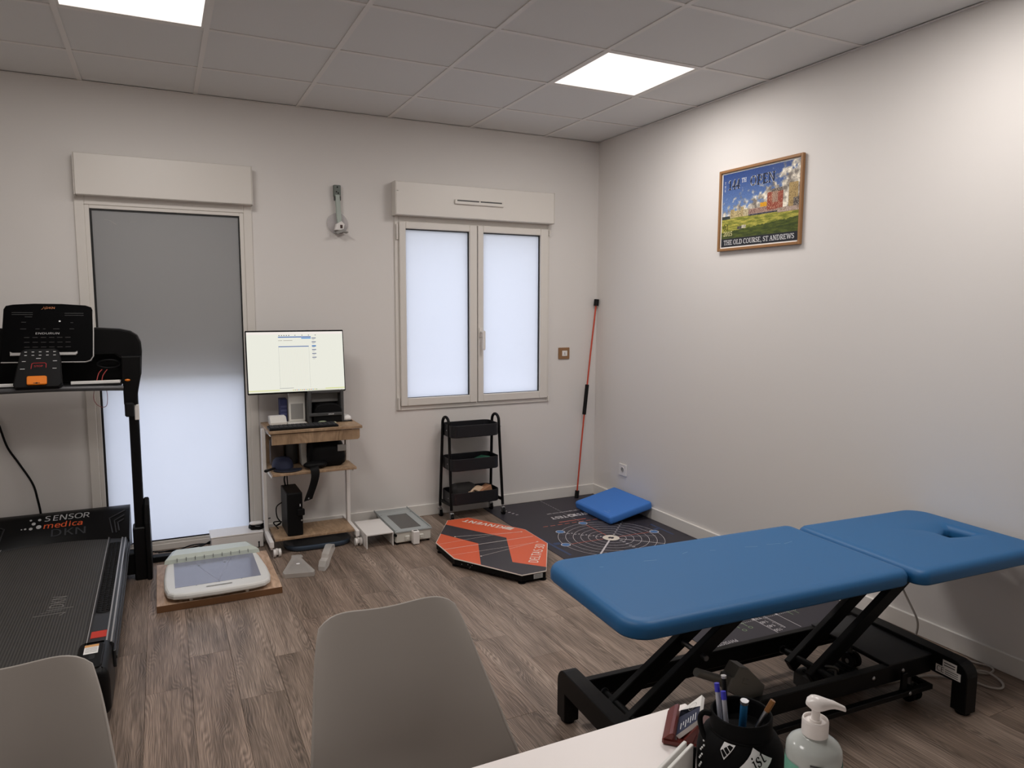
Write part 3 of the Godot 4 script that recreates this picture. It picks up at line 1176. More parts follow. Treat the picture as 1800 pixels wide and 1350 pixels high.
	part("tray", b, M.black, t)
	b = MB.new()
	for s in [[-3.57, -3.345], [-3.95, -3.80]]:
		b = MB.new()
		b.bx(s[0], s[1], 1.112, 1.128, 0.535, 0.548, 0.002)
		b.bx(s[0], s[1], 1.112, 1.115, 0.40, 0.54)
		part("tray_liner", b, M.paper, t)
	b = MB.new()
	var bend := []
	for k in 17:
		var u := k / 16.0
		bend.append(V(lerpf(-4.09, -3.33, u), 1.098 - 0.012 * pow(u * 2 - 1, 2.0), 0.60 - 0.03 * pow(u * 2 - 1, 2.0)))
	b.tube(bend, 0.014, 8)
	part("front_bar", b, M.greybar, t)
	# screen
	var tilt := Transform3D(Basis(V(1, 0, 0), 0.0) * Basis(V(0, 0, 1), -0.008), V(-3.661, 1.229, 0.53)) * Transform3D(Basis(V(1, 0, 0), -0.22), Vector3.ZERO)
	b = MB.new()
	b.xf = tilt
	var scr := []
	for p in [[-0.208, 0.012], [-0.2, 0.0], [0.165, 0.0], [0.19, 0.008], [0.202, 0.03], [0.203, 0.272], [0.196, 0.292], [0.17, 0.302], [0.06, 0.309], [-0.06, 0.309], [-0.15, 0.303], [-0.18, 0.296], [-0.19, 0.278]]:
		scr.append(Vector2(p[0], p[1]))
	b.ext(scr, -0.03, 0.0, 0.004)
	var sc := part("screen_unit", b, M.screenblack, t)
	b = MB.new()
	b.xf = tilt
	b.tube([V(-0.205, 0.004, 0.0), V(0.163, 0.0, 0.0), V(0.186, 0.008, 0.0), V(0.199, 0.03, 0.0), V(0.2025, 0.16, 0.0), V(0.203, 0.272, 0.0)], 0.0035, 6)
	part("silver_edge", b, M.silver, sc)
	b = MB.new()
	b.xf = tilt
	b.ext([Vector2(-0.165, 0.036), Vector2(0.12, 0.036), Vector2(0.128, 0.044), Vector2(0.128, 0.058), Vector2(0.118, 0.052), Vector2(-0.155, 0.052), Vector2(-0.165, 0.058)], -0.001, 0.012, 0.002)
	part("ledge", b, M.silver, sc)
	b = MB.new()
	b.xf = tilt
	for r in 3:
		for c in 6:
			b.bx(-0.105 + c * 0.036, -0.082 + c * 0.036, 0.08 + r * 0.025, 0.083 + r * 0.025, 0.0, 0.0008)
	part("printed_marks", b, M.slate2, sc).set_meta("kind", "stuff")
	b = MB.new()
	b.xf = tilt
	for q in [[-0.155, -0.065, 0.260], [-0.155, -0.065, 0.250], [-0.10, -0.068, 0.238], [0.075, 0.16, 0.258], [0.075, 0.16, 0.247], [-0.115, -0.095, 0.21], [-0.12, -0.095, 0.175], [-0.055, -0.038, 0.175], [-0.022, -0.012, 0.175], [0.022, 0.05, 0.175], [0.095, 0.115, 0.175], [0.10, 0.112, 0.208]]:
		b.bx(q[0], q[1], q[2], q[2] + 0.002, 0.0, 0.0008)
	part("printed_lines", b, M.darkgrey, sc).set_meta("kind", "stuff")
	b = MB.new()
	b.xf = tilt
	b.bx(0.048, 0.056, 0.213, 0.220, 0.0, 0.001)
	part("indicator_light", b, M.print, sc)
	text("lettering", "DKN", 0.010, M.printorange2, sc, tilt * Transform3D(Basis.IDENTITY, V(0.012, 0.286, 0.001)), "Droid Sans", 1.6, 0.1)
	b = MB.new()
	b.xf = tilt
	b.tube([V(-0.028, 0.278, 0.001), V(-0.021, 0.281, 0.001), V(-0.016, 0.292, 0.001), V(-0.011, 0.277, 0.001), V(-0.008, 0.284, 0.001), V(-0.004, 0.281, 0.001)], 0.0009, 5)
	part("heartbeat_mark", b, M.printorange2, sc)
	text("lettering", "ENDURUN", 0.0095, M.printgrey, sc, tilt * Transform3D(Basis.IDENTITY, V(-0.003, 0.152, 0.001)), "Droid Sans", 1.75, 0.12)
	# keypad in front, leaning further back
	var kt := Transform3D(Basis(V(1, 0, 0), -0.42), V(-3.698, 1.112, 0.635))
	var kp: MeshInstance3D
	b = MB.new()
	b.xf = kt
	b.ext([Vector2(-0.10, 0.0), Vector2(0.085, 0.0), Vector2(0.10, 0.02), Vector2(0.094, 0.16), Vector2(0.084, 0.20), Vector2(0.068, 0.212), Vector2(-0.06, 0.212), Vector2(-0.076, 0.20), Vector2(-0.086, 0.16), Vector2(-0.11, 0.02)], -0.03, 0.0, 0.006)
	kp = part("keypad", b, M.black, t)
	b = MB.new()
	b.xf = kt
	for r in 2:
		for c in 5:
			b.bx(-0.062 + c * 0.031, -0.051 + c * 0.031, 0.172 + r * 0.018, 0.1745 + r * 0.018, 0.0, 0.0008)
	for q in [[-0.072, -0.056, 0.14], [0.06, 0.078, 0.14], [-0.08, -0.06, 0.10], [0.058, 0.076, 0.10], [-0.012, 0.008, 0.155]]:
		b.bx(q[0], q[1], q[2], q[2] + 0.0022, 0.0, 0.0008)
	part("key_marks", b, M.print, kp).set_meta("kind", "stuff")
	b = MB.new()
	b.xf = kt
	b.tube([V(-0.034, 0.10, 0.001), V(-0.030, 0.128, 0.001), V(-0.022, 0.131, 0.001), V(0.026, 0.131, 0.001), V(0.031, 0.127, 0.001), V(0.030, 0.105, 0.001)], 0.0018, 5)
	part("stop_outline", b, M.red, kp)
	text("lettering", "STOP", 0.009, M.red, kp, kt * Transform3D(Basis.IDENTITY, V(-0.002, 0.114, 0.001)), "Droid Sans", 1.3)
	b = MB.new()
	b.xf = kt
	b.ext(MB.rrect(-0.008, 0.036, 0.085, 0.046, 0.008, 3), 0.0, 0.014, 0.003)
	part("safety_key", b, M.orange, kp)
	b = MB.new()
	b.xf = kt
	b.bx(-0.022, 0.006, 0.019, 0.022, 0.0135, 0.0145)
	b.bx(-0.012, -0.004, 0.017, 0.024, 0.0135, 0.0145)
	part("key_slot", b, M.gasket, kp)
	# leads on the tray and hanging under it
	b = MB.new()
	var lt := thing("sensor_leads", "thin dark red leads lying in the treadmill tray and looping below it", "cable", V(-3.43, 0.99, 0.55))
	b.tube(MB.smooth([V(-3.455, 1.116, 0.53), V(-3.445, 1.16, 0.50), V(-3.43, 1.18, 0.47)], 6), 0.0022, 6)
	part("lead", b, M.brightred, lt)
	b = MB.new()
	b.tube(MB.smooth([V(-3.43, 1.116, 0.53), V(-3.425, 1.15, 0.50), V(-3.405, 1.18, 0.47)], 6), 0.0022, 6)
	part("lead", b, M.brightred, lt)
	b = MB.new()
	b.tube(MB.smooth([V(-3.49, 1.118, 0.52), V(-3.45, 1.117, 0.535), V(-3.40, 1.117, 0.53), V(-3.36, 1.118, 0.50)], 6), 0.0016, 6)
	part("lead", b, M.deep, lt)
	b = MB.new()
	b.tube(MB.smooth([V(-3.46, 1.10, 0.57), V(-3.468, 1.04, 0.575), V(-3.455, 1.005, 0.575), V(-3.43, 0.99, 0.575), V(-3.41, 1.0, 0.575), V(-3.405, 1.05, 0.575), V(-3.41, 1.10, 0.57)], 6), 0.0016, 6)
	part("lead", b, M.darkred, lt)
	b = MB.new()
	b.tube(MB.smooth([V(-4.02, 0.95, 0.02), V(-3.985, 0.86, 0.016), V(-3.95, 0.72, 0.014), V(-3.90, 0.62, 0.016), V(-3.84, 0.50, 0.03), V(-3.82, 0.40, 0.03), V(-3.81, 0.28, 0.012), V(-3.80, 0.02, 0.012)], 8), 0.006, 8)
	part("power_cord", b, M.deep, t)


func light_table() -> void:
	var b := MB.new()
	b.bx(-3.217, -2.616, 0.0, 0.036, 0.40, 1.035, 0.001)
	var t := thing("wooden_board", "thick oak-look board on the floor under the pale scanner tray", "board", V(-2.917, 0, 0.72))
	part("slab", b, M.paleoak, t)
	b = MB.new()
	b.bx(-3.2172, -2.6158, 0.0012, 0.0348, 1.0349, 1.0362)
	part("bare_edge", b, M.chip, t)
	t = thing("foot_scanner", "pale rounded scanner tray with a grey-blue glass top and clear ruler hood, on the board", "scanner", V(-2.922, 0.036, 0.70))
	var o := []
	for p in [[-3.12, 0.40], [-2.725, 0.42], [-2.70, 0.46], [-2.68, 0.60], [-2.664, 0.80], [-2.662, 0.93], [-2.672, 1.0], [-2.70, 1.035], [-2.76, 1.05], [-2.92, 1.056], [-3.08, 1.05], [-3.14, 1.035], [-3.168, 1.0], [-3.18, 0.92], [-3.182, 0.78], [-3.172, 0.60], [-3.145, 0.45]]:
		o.append(Vector2(p[0], p[1]))
	b = MB.new()
	b.loft(o, [[0.03, 0.05], [0.006, 0.053], [0.0, 0.060], [0.0, 0.072], [0.004, 0.080], [0.012, 0.0835], [0.02, 0.084]], false)
	var body := part("body", b, M.ivory, t)
	b = MB.new()
	b.bx(-3.13, -2.712, 0.0835, 0.0852, 0.56, 0.948)
	var gl := part("glass_top", b, M.greyglass, t)
	b = MB.new()
	for l in [[-2.92, 0.93, -3.02, 0.62], [-2.92, 0.93, -2.84, 0.60]]:
		b.line(V(l[0], 0.0855, l[1]), V(l[2], 0.0855, l[3]), 0.003)
	part("guide_lines", b, M.faintline, gl).set_meta("kind", "stuff")
	b = MB.new()
	for d in [[-3.005, 0.655], [-2.87, 0.655]]:
		b.ring(V(d[0], 0.0856, d[1]), 0.0, 0.006, 12)
	for d in [[-3.03, 0.957], [-2.92, 0.952], [-2.81, 0.955]]:
		b.ring(V(d[0], 0.0858, d[1]), 0.0, 0.003, 10)
	part("printed_dots", b, M.darkgrey, gl).set_meta("kind", "stuff")
	b = MB.new()
	for k in 5:
		b.line(V(-2.985, 0.0845, 0.985 + k * 0.004), V(-2.86, 0.0845, 0.985 + k * 0.004), 0.0022)
	part("maker_mark", b, M.grey, body).set_meta("kind", "stuff")
	# the clear hood along the far edge, with its ruler ticks
	b = MB.new()
	b.loft([Vector2(-3.135, 0.40), Vector2(-2.715, 0.415), Vector2(-2.672, 0.565), Vector2(-3.178, 0.56)], [[0.0, 0.0845], [0.004, 0.106], [0.03, 0.122]])
	var hd := part("ruler_hood", b, M.greenish, t)
	b = MB.new()
	for k in 9:
		var x := -3.112 + k * 0.047
		b.bx(x - 0.0012, x + 0.0012, 0.093, 0.112, 0.5560, 0.5632)
	part("ruler_ticks", b, M.darkgrey, hd).set_meta("kind", "stuff")
	for p in [[-3.06, 1.02], [-2.79, 1.02], [-3.05, 0.47], [-2.79, 0.47]]:
		b = MB.new()
		b.cyl(V(p[0], 0.036, p[1]), V(p[0], 0.055, p[1]), 0.009, 10)
		part("foot", b, M.offwhite, t)
	# clear acrylic pieces
	b = MB.new()
	b.prism([Vector2(-2.574, 0.835), Vector2(-2.418, 0.868), Vector2(-2.408, 0.84), Vector2(-2.442, 0.60), Vector2(-2.428, 0.57), Vector2(-2.432, 0.545), Vector2(-2.49, 0.535), Vector2(-2.495, 0.575), Vector2(-2.58, 0.80)], 0.0, 0.028, 0.002)
	t = thing("acrylic_wedge", "flat clear acrylic piece shaped like a flask, lying on the planks", "acrylic block", V(-2.49, 0, 0.70))
	part("plate", b, M.acrylic, t)
	b = MB.new()
	b.ring(V(-2.478, 0.0285, 0.70), 0.0, 0.011, 16)
	part("bolt_hole", b, M.print, t)
	b = MB.new()
	var q := []
	for p in [[0.0, 0.0], [0.055, 0.012], [0.085, 0.045], [0.125, 0.075], [0.165, 0.10], [0.155, 0.135], [0.115, 0.145], [0.08, 0.12], [0.055, 0.10], [0.045, 0.075], [0.012, 0.065], [-0.004, 0.03]]:
		q.append(Vector2(p[0] * 0.9, p[1] * 0.85))
	b.xf = Transform3D(Basis(V(0, 1, 0), 0.95), V(-2.362, 0.0, 0.80))
	b.ext(q, -0.022, 0.022, 0.003)
	solo("acrylic_piece", b, M.acrylic, "small clear acrylic block standing on edge, right of the flask-shaped piece", "acrylic block", V(-2.33, 0, 0.73))


func cable_box() -> void:
	var t := thing("cable_box", "long white cable box on the floor in front of the tall glazing", "cable box", V(-2.755, 0, 0.135))
	var b := MB.new()
	b.bx(-2.915, -2.608, 0.0, 0.092, 0.045, 0.215, 0.004)
	part("body", b, M.white, t)
	b = MB.new()
	b.bx(-2.917, -2.606, 0.092, 0.101, 0.043, 0.217, 0.003)
	part("lid", b, M.white, t)
	b = MB.new()
	b.bx(-2.64, -2.632, 0.0, 0.034, 0.2142, 0.2156)
	b.cyl(V(-2.636, 0.034, 0.2140), V(-2.636, 0.034, 0.2156), 0.006, 10)
	part("cable_slot", b, M.gasket, t)
	b = MB.new()
	var loops := []
	for k in 90:
		var a := TAU * k / 22.0
		var r := 0.045 + 0.006 * sin(k * 1.7)
		loops.append(V(-2.635 + r * cos(a), 0.105 + 0.00022 * k, 0.135 + 0.85 * r * sin(a)))
	loops.append_array([V(-2.60, 0.13, 0.11), V(-2.575, 0.145, 0.10), V(-2.55, 0.15, 0.11)])
	b.tube(loops, 0.004, 6)
	solo("coiled_cable", b, M.deep, "coil of black cable on the end of the white cable box", "cable", V(-2.635, 0.101, 0.135))
	b = MB.new()
	b.loft(MB.rrect(-2.64, 0.135, 0.085, 0.06, 0.026, 6), [[0.012, 0.1275], [0.0, 0.135], [0.003, 0.142], [0.02, 0.147]], true)
	solo("white_puck", b, M.white, "small flat white gadget lying on the coiled black cable", "gadget", V(-2.64, 0.1275, 0.135))
	b = MB.new()
	b.bx(-3.24, -3.135, 0.0, 0.034, 0.185, 0.245, 0.003)
	b.bx(-3.26, -3.24, 0.008, 0.026, 0.20, 0.23, 0.002)
	solo("power_adapter", b, M.deep, "black power adapter on the floor beside the treadmill foot", "power adapter", V(-3.19, 0, 0.215))
	b = MB.new()
	var ft := thing("floor_cables", "black cables along the foot of the tall glazing into the cable box", "cable", V(-3.07, 0.004, 0.11))
	for k in 3:
		b = MB.new()
		b.tube(MB.smooth([V(-3.25 + 0.02 * k, 0.03, 0.11 + 0.02 * k), V(-3.12, 0.012 + 0.01 * k, 0.10 + 0.02 * k), V(-3.02, 0.03 - 0.006 * k, 0.085 + 0.03 * k), V(-2.914, 0.03 + 0.012 * k, 0.10 + 0.015 * k)], 8), 0.004, 6)
		part("cable", b, M.deep, ft)


func workstation() -> void:
	var t := thing("computer_cart", "narrow white-framed computer cart with oak-look shelves, beside the tall glazing", "computer cart", V(-2.32, 0, 0.26))
	var b := MB.new()
	b.bx(-2.585, -2.02, 0.757, 0.775, 0.06, 0.45, 0.002)
	part("top", b, M.beech, t)
	b = MB.new()
	var o := [Vector2(-2.568, 0.752), Vector2(-2.035, 0.752), Vector2(-2.035, 0.705), Vector2(-2.039, 0.694), Vector2(-2.048, 0.688), Vector2(-2.568, 0.688)]
	b.ext(o, 0.425, 0.441, 0.001)
	part("apron", b, M.beech, t)
	b = MB.new()
	b.bx(-2.572, -2.061, 0.497, 0.513, 0.10, 0.45, 0.002)
	part("middle_shelf", b, M.beech, t)
	b = MB.new()
	b.bx(-2.566, -2.078, 0.089, 0.105, 0.16, 0.43, 0.002)
	part("bottom_shelf", b, M.beech, t)
	b = MB.new()
	b.bx(-2.566, -2.078, 0.50, 0.70, 0.095, 0.108, 0.001)
	part("back_board", b, M.beech, t)
	for x in [-2.589, -2.066]:
		b = MB.new()
		b.bx(x - 0.012, x + 0.012, 0.09, 0.757, 0.19, 0.23, 0.003)
		part("upright", b, M.white, t)
		b = MB.new()
		b.bx(x - 0.012, x + 0.012, 0.062, 0.102, 0.08, 0.462, 0.003)
		part("foot_bar", b, M.white, t)
		b = MB.new()
		b.bx(x + (0.012 if x < -2.3 else -0.016), x + (0.016 if x < -2.3 else -0.012), 0.487, 0.497, 0.12, 0.44)
		b.bx(x + (0.012 if x < -2.3 else -0.016), x + (0.016 if x < -2.3 else -0.012), 0.742, 0.757, 0.10, 0.44)
		part("shelf_bracket", b, M.white, t)
		for z in [0.105, 0.435]:
			b = MB.new()
			var cx: float = x + (0.03 if x < -2.3 and z > 0.3 else 0.006)
			for s in [-1.0, 1.0]:
				b.cyl(V(cx + s * 0.008, 0.025, z + 0.012), V(cx + s * 0.022, 0.025, z + 0.012), 0.025, 16)
			b.bx(cx - 0.007, cx + 0.007, 0.015, 0.05, z - 0.005, z + 0.025, 0.003)
			b.cyl(V(x, 0.045, z), V(x, 0.063, z), 0.007, 8)
			part("caster", b, M.white, t)
	# monitor on a flat grey stand
	t = thing("monitor", "wide computer monitor with a pale document on its screen, above the cart", "monitor", V(-2.375, 0.775, 0.20))
	b = MB.new()
	var mt := Transform3D(Basis.IDENTITY, V(0.004, 0.976, 0.235)) * Transform3D(Basis(V(1, 0, 0), -0.11), Vector3.ZERO) * Transform3D(Basis.IDENTITY, V(0, -0.976, -0.225))
	b.xf = mt
	b.bx(-2.677, -2.0745, 0.974, 1.371, 0.205, 0.225, 0.004)
	var bz := part("casing", b, M.black, t)
	b = MB.new()
	b.xf = mt
	b.face([V(-2.671, 0.984, 0.2256), V(-2.0805, 0.984, 0.2256), V(-2.0805, 1.3615, 0.2256), V(-2.671, 1.3615, 0.2256)], [Vector2(0, 1), Vector2(1, 1), Vector2(1, 0), Vector2(0, 0)])
	part("screen", b, M.screen, t)
	b = MB.new()
	b.bx(-2.425, -2.322, 0.785, 1.18, 0.165, 0.185, 0.004)
	b.bx(-2.40, -2.35, 1.08, 1.17, 0.18, 0.20, 0.002)
	part("stand_column", b, M.offwhite, t)
	b = MB.new()
	b.bx(-2.412, -2.336, 0.80, 0.90, 0.185, 0.187, 0.0008)
	part("cable_cover", b, M.grey, t)
	b = MB.new()
	b.bx(-2.443, -2.325, 0.775, 0.785, 0.155, 0.27, 0.003)
	part("stand_base", b, M.offwhite, t)
	# on the top
	t = thing("keyboard", "black keyboard on the front of the cart top", "keyboard", V(-2.37, 0.775, 0.37))
	b = MB.new()
	b.bx(-2.577, -2.165, 0.7755, 0.788, 0.30, 0.435, 0.003)
	part("base", b, M.black, t)
	for r in 5:
		b = MB.new()
		for k in 15:
			var x := -2.568 + k * 0.0264
			b.bx(x, x + 0.0235, 0.788, 0.792, 0.311 + r * 0.024, 0.331 + r * 0.024, 0.001)
		var kr := part("key_row", b, M.keys, t)
		kr.set_meta("kind", "stuff")
	t = thing("printer", "small grey and black printer behind the keyboard, under the right half of the monitor", "printer", V(-2.2, 0.775, 0.17))
	b = MB.new()
	b.bx(-2.315, -2.088, 0.775, 0.985, 0.095, 0.115, 0.004)
	b.bx(-2.315, -2.293, 0.775, 0.985, 0.115, 0.25, 0.004)
	b.bx(-2.108, -2.088, 0.775, 0.985, 0.115, 0.25, 0.004)
	b.bx(-2.293, -2.108, 0.965, 0.985, 0.115, 0.25, 0.004)
	part("cabinet", b, M.darkgrey, t)
	b = MB.new()
	b.bx(-2.293, -2.108, 0.90, 0.962, 0.115, 0.17, 0.003)
	part("paper_feed", b, M.grey, t)
	b = MB.new()
	b.ext([Vector2(-2.287, 0.776), Vector2(-2.105, 0.776), Vector2(-2.105, 0.86), Vector2(-2.118, 0.885), Vector2(-2.15, 0.897), Vector2(-2.235, 0.897), Vector2(-2.262, 0.885), Vector2(-2.276, 0.86)], 0.15, 0.262, 0.005)
	part("body", b, M.deep, t)
	b = MB.new()
	b.bx(-2.315, -2.105, 0.822, 0.842, 0.258, 0.270, 0.003)
	var bar := part("front_band", b, M.darkgrey, t)
	text("lettering", "EPSON", 0.0065, M.print, bar, frame(V(1, 0, 0), V(0, 1, 0), V(-2.175, 0.832, 0.2705)), "Droid Sans", 1.2, 0.0, true)
	b = MB.new()
	b.loft(MB.rrect(-2.21, 0.275, 0.13, 0.035, 0.016, 5), [[0.0, 0.7755], [0.0, 0.779], [0.003, 0.781]], false)
	solo("paper_slip", b, M.paleyellow, "pale slip of paper lying behind the keyboard in front of the printer", "paper", V(-2.21, 0.7755, 0.275))
	b = MB.new()
	b.ball(V(-2.235, 0.786, 0.283), V(0.028, 0.008, 0.014), 12)
	solo("green_eraser", b, M.palegreen, "small rounded pale green object on the paper slip behind the keyboard", "small object", V(-2.235, 0.781, 0.283))
	b = MB.new()
	b.bx(-2.1, -2.035, 0.7755, 0.779, 0.13, 0.26, 0.001)
	solo("mouse_mat", b, M.deep, "small black pad at the right rear corner of the cart top", "mouse mat", V(-2.065, 0.7755, 0.195))
	b = MB.new()
	b.loft(MB.rrect(-2.066, 0.2, 0.06, 0.10, 0.027, 6), [[0.006, 0.779], [0.0, 0.785], [0.0, 0.795], [0.006, 0.806], [0.018, 0.813]], true)
	solo("mouse", b, M.white, "white computer mouse on the small black pad", "computer mouse", V(-2.066, 0.779, 0.2))
	t = thing("note_holder", "low pale grey box of notes left of the monitor stand", "box", V(-2.5, 0.775, 0.2))
	b = MB.new()
	b.extx([Vector2(0.255, 0.776), Vector2(0.255, 0.795), Vector2(0.21, 0.828), Vector2(0.15, 0.828), Vector2(0.15, 0.776)], -2.548, -2.448, 0.003)
	part("body", b, M.offwhite, t)
	b = MB.new()
	b.bx(-2.54, -2.456, 0.826, 0.829, 0.155, 0.205)
	part("paper_block", b, M.paper, t)
	b = MB.new()
	b.bx(-2.472, -2.428, 0.776, 0.93, 0.07, 0.15, 0.002)
	t = thing("blue_carton", "upright dark blue carton behind the note box on the cart top", "carton", V(-2.45, 0.775, 0.11))
	part("carton", b, M.blueprint, t)
	b = MB.new()
	for k in 4:
		b.bx(-2.468, -2.432, 0.80 + k * 0.025, 0.812 + k * 0.025, 0.1495, 0.1505)
	part("printed_panel", b, M.slateblue, t).set_meta("kind", "stuff")
	# on the middle shelf
	t = thing("navy_cap", "navy cap lying on the left of the cart's middle shelf", "cap", V(-2.48, 0.513, 0.33))
	b = MB.new()
	b.loft(MB.rrect(-2.49, 0.30, 0.125, 0.15, 0.06, 8), [[0.0, 0.522], [0.0, 0.535], [0.006, 0.562], [0.02, 0.578], [0.045, 0.585]], true)
	part("crown", b, M.navy, t)
	b = MB.new()
	var brim := []
	for k in 17:
		var a := lerpf(-0.1, PI + 0.1, k / 16.0)
		brim.append(Vector2(-2.47 + 0.085 * cos(a), 0.37 + 0.075 * sin(a)))
	b.loft(brim, [[0.0, 0.516], [0.0, 0.520], [0.002, 0.522]])
	part("peak", b, M.darknavy, t)
	b = MB.new()
	b.tube(MB.smooth([V(-2.6, 0.522, 0.38), V(-2.56, 0.53, 0.37), V(-2.54, 0.524, 0.33), V(-2.5, 0.52, 0.26)], 6), 0.008, 8)
	b.ball(V(-2.598, 0.523, 0.38), V(0.014, 0.010, 0.012), 8)
	part("strap", b, M.deep, t)
	b = MB.new()
	b.lathe([[0.036, 0.513], [0.038, 0.52], [0.038, 0.675], [0.034, 0.682], [0.0, 0.684]], 24, V(-2.415, 0, 0.17))
	solo("desk_speaker", b, M.darkgrey, "dark grey cylinder standing on the middle shelf left of the white box", "speaker", V(-2.415, 0.513, 0.17))
	b = MB.new()
	b.bx(-2.545, -2.463, 0.513, 0.675, 0.13, 0.19, 0.004)
	solo("brown_box", b, M.taupe, "brown-grey box standing behind the navy cap on the middle shelf", "box", V(-2.504, 0.513, 0.16))
	b = MB.new()
	b.bx(-2.368, -2.335, 0.513, 0.685, 0.17, 0.27, 0.003)
	solo("white_carton", b, M.offwhite, "narrow white box standing in the middle of the cart's middle shelf", "box", V(-2.352, 0.513, 0.22))
	t = thing("black_bag", "black bag slumped on the right of the cart's middle shelf, its strap hanging down", "bag", V(-2.22, 0.513, 0.27))
	b = MB.new()
	var rows := []
	var prof := [[0.02, 0.515], [0.0, 0.53], [-0.004, 0.57], [0.004, 0.62], [0.016, 0.66], [0.04, 0.678], [0.075, 0.68]]
	var base := MB.rrect(-2.22, 0.275, 0.225, 0.22, 0.06, 8)
	b.loft(base, prof, true)
	part("body", b, M.deep, t)
	b = MB.new()
	b.bx(-2.165, -2.11, 0.61, 0.652, 0.385, 0.389, 0.001)
	part("grey_patch", b, M.grey, t)
	b = MB.new()
	b.ball(V(-2.305, 0.537, 0.385), V(0.075, 0.024, 0.05), 14)
	part("lower_fold", b, M.deep, t)
	b = MB.new()
	rows = []
	for p in MB.smooth([V(-2.33, 0.542, 0.40), V(-2.325, 0.533, 0.45), V(-2.322, 0.49, 0.468), V(-2.335, 0.43, 0.466), V(-2.36, 0.36, 0.462), V(-2.368, 0.335, 0.46)], 6):
		var q: Vector3 = p
		var row := []
		for d in [[-0.025, -0.004], [0.0, -0.006], [0.025, -0.004], [0.025, 0.004], [0.0, 0.006], [-0.025, 0.004]]:
			row.append(q + V(d[0], d[0] * 0.25, d[1]))
		rows.append(row)
	b.grid(rows, true)
	b.face([rows[-1][0], rows[-1][1], rows[-1][2], rows[-1][3], rows[-1][4], rows[-1][5]])
	var strap := part("strap", b, M.deep, t)
	b = MB.new()
	b.ball(V(-2.366, 0.347, 0.468), V(0.005, 0.005, 0.002), 8)
	part("press_stud", b, M.steel, strap)
	# computer on the bottom shelf
	t = thing("computer_tower", "slim black computer tower on the cart's bottom shelf", "computer", V(-2.44, 0.105, 0.30))
	b = MB.new()
	b.bx(-2.487, -2.393, 0.105, 0.375, 0.165, 0.408, 0.004)
	part("case", b, M.black, t)
	b = MB.new()
	b.bx(-2.484, -2.396, 0.108, 0.372, 0.407, 0.416, 0.003)
	var fp := part("front_panel", b, M.deep, t)
	b = MB.new()
	b.bx(-2.412, -2.407, 0.29, 0.305, 0.4155, 0.4165)
	part("front_button", b, M.print, fp)
	b = MB.new()
	b.ball(V(-2.402, 0.20, 0.416), V(0.006, 0.006, 0.003), 8)
	part("power_button", b, M.grey, fp)
	b = MB.new()
	b.bx(-2.43, -2.385, 0.235, 0.275, 0.41, 0.435, 0.004)
	part("plugged_adapter", b, M.deep, fp)
	b = MB.new()
	var cc := thing("computer_cables", "black cables looping above and behind the computer tower", "cable", V(-2.47, 0.11, 0.19))
	b.tube(MB.smooth([V(-2.46, 0.37, 0.19), V(-2.465, 0.42, 0.18), V(-2.44, 0.46, 0.17), V(-2.38, 0.49, 0.16)], 8), 0.005, 6)
	part("cable", b, M.deep, cc)
	b = MB.new()
	b.tube(MB.smooth([V(-2.445, 0.37, 0.18), V(-2.447, 0.44, 0.17), V(-2.447, 0.49, 0.16)], 6), 0.004, 6)
	part("cable", b, M.deep, cc)
	b = MB.new()
	b.tube(MB.smooth([V(-2.487, 0.27, 0.20), V(-2.52, 0.24, 0.19), V(-2.52, 0.18, 0.20), V(-2.50, 0.14, 0.21), V(-2.53, 0.13, 0.23), V(-2.50, 0.155, 0.24), V(-2.545, 0.15, 0.22), V(-2.52, 0.115, 0.25)], 8), 0.004, 6)
	part("cable", b, M.deep, cc)
	b = MB.new()
	b.loft(MB.rrect(-2.29, 0.30, 0.42, 0.25, 0.11, 8), [[0.02, 0.001], [0.004, 0.006], [0.0, 0.03], [0.01, 0.034], [0.03, 0.02], [0.06, 0.014]], true)
	solo("plastic_tray", b, M.trayblue, "dark blue-grey oval tray on the floor under the cart", "tray", V(-2.29, 0, 0.30))


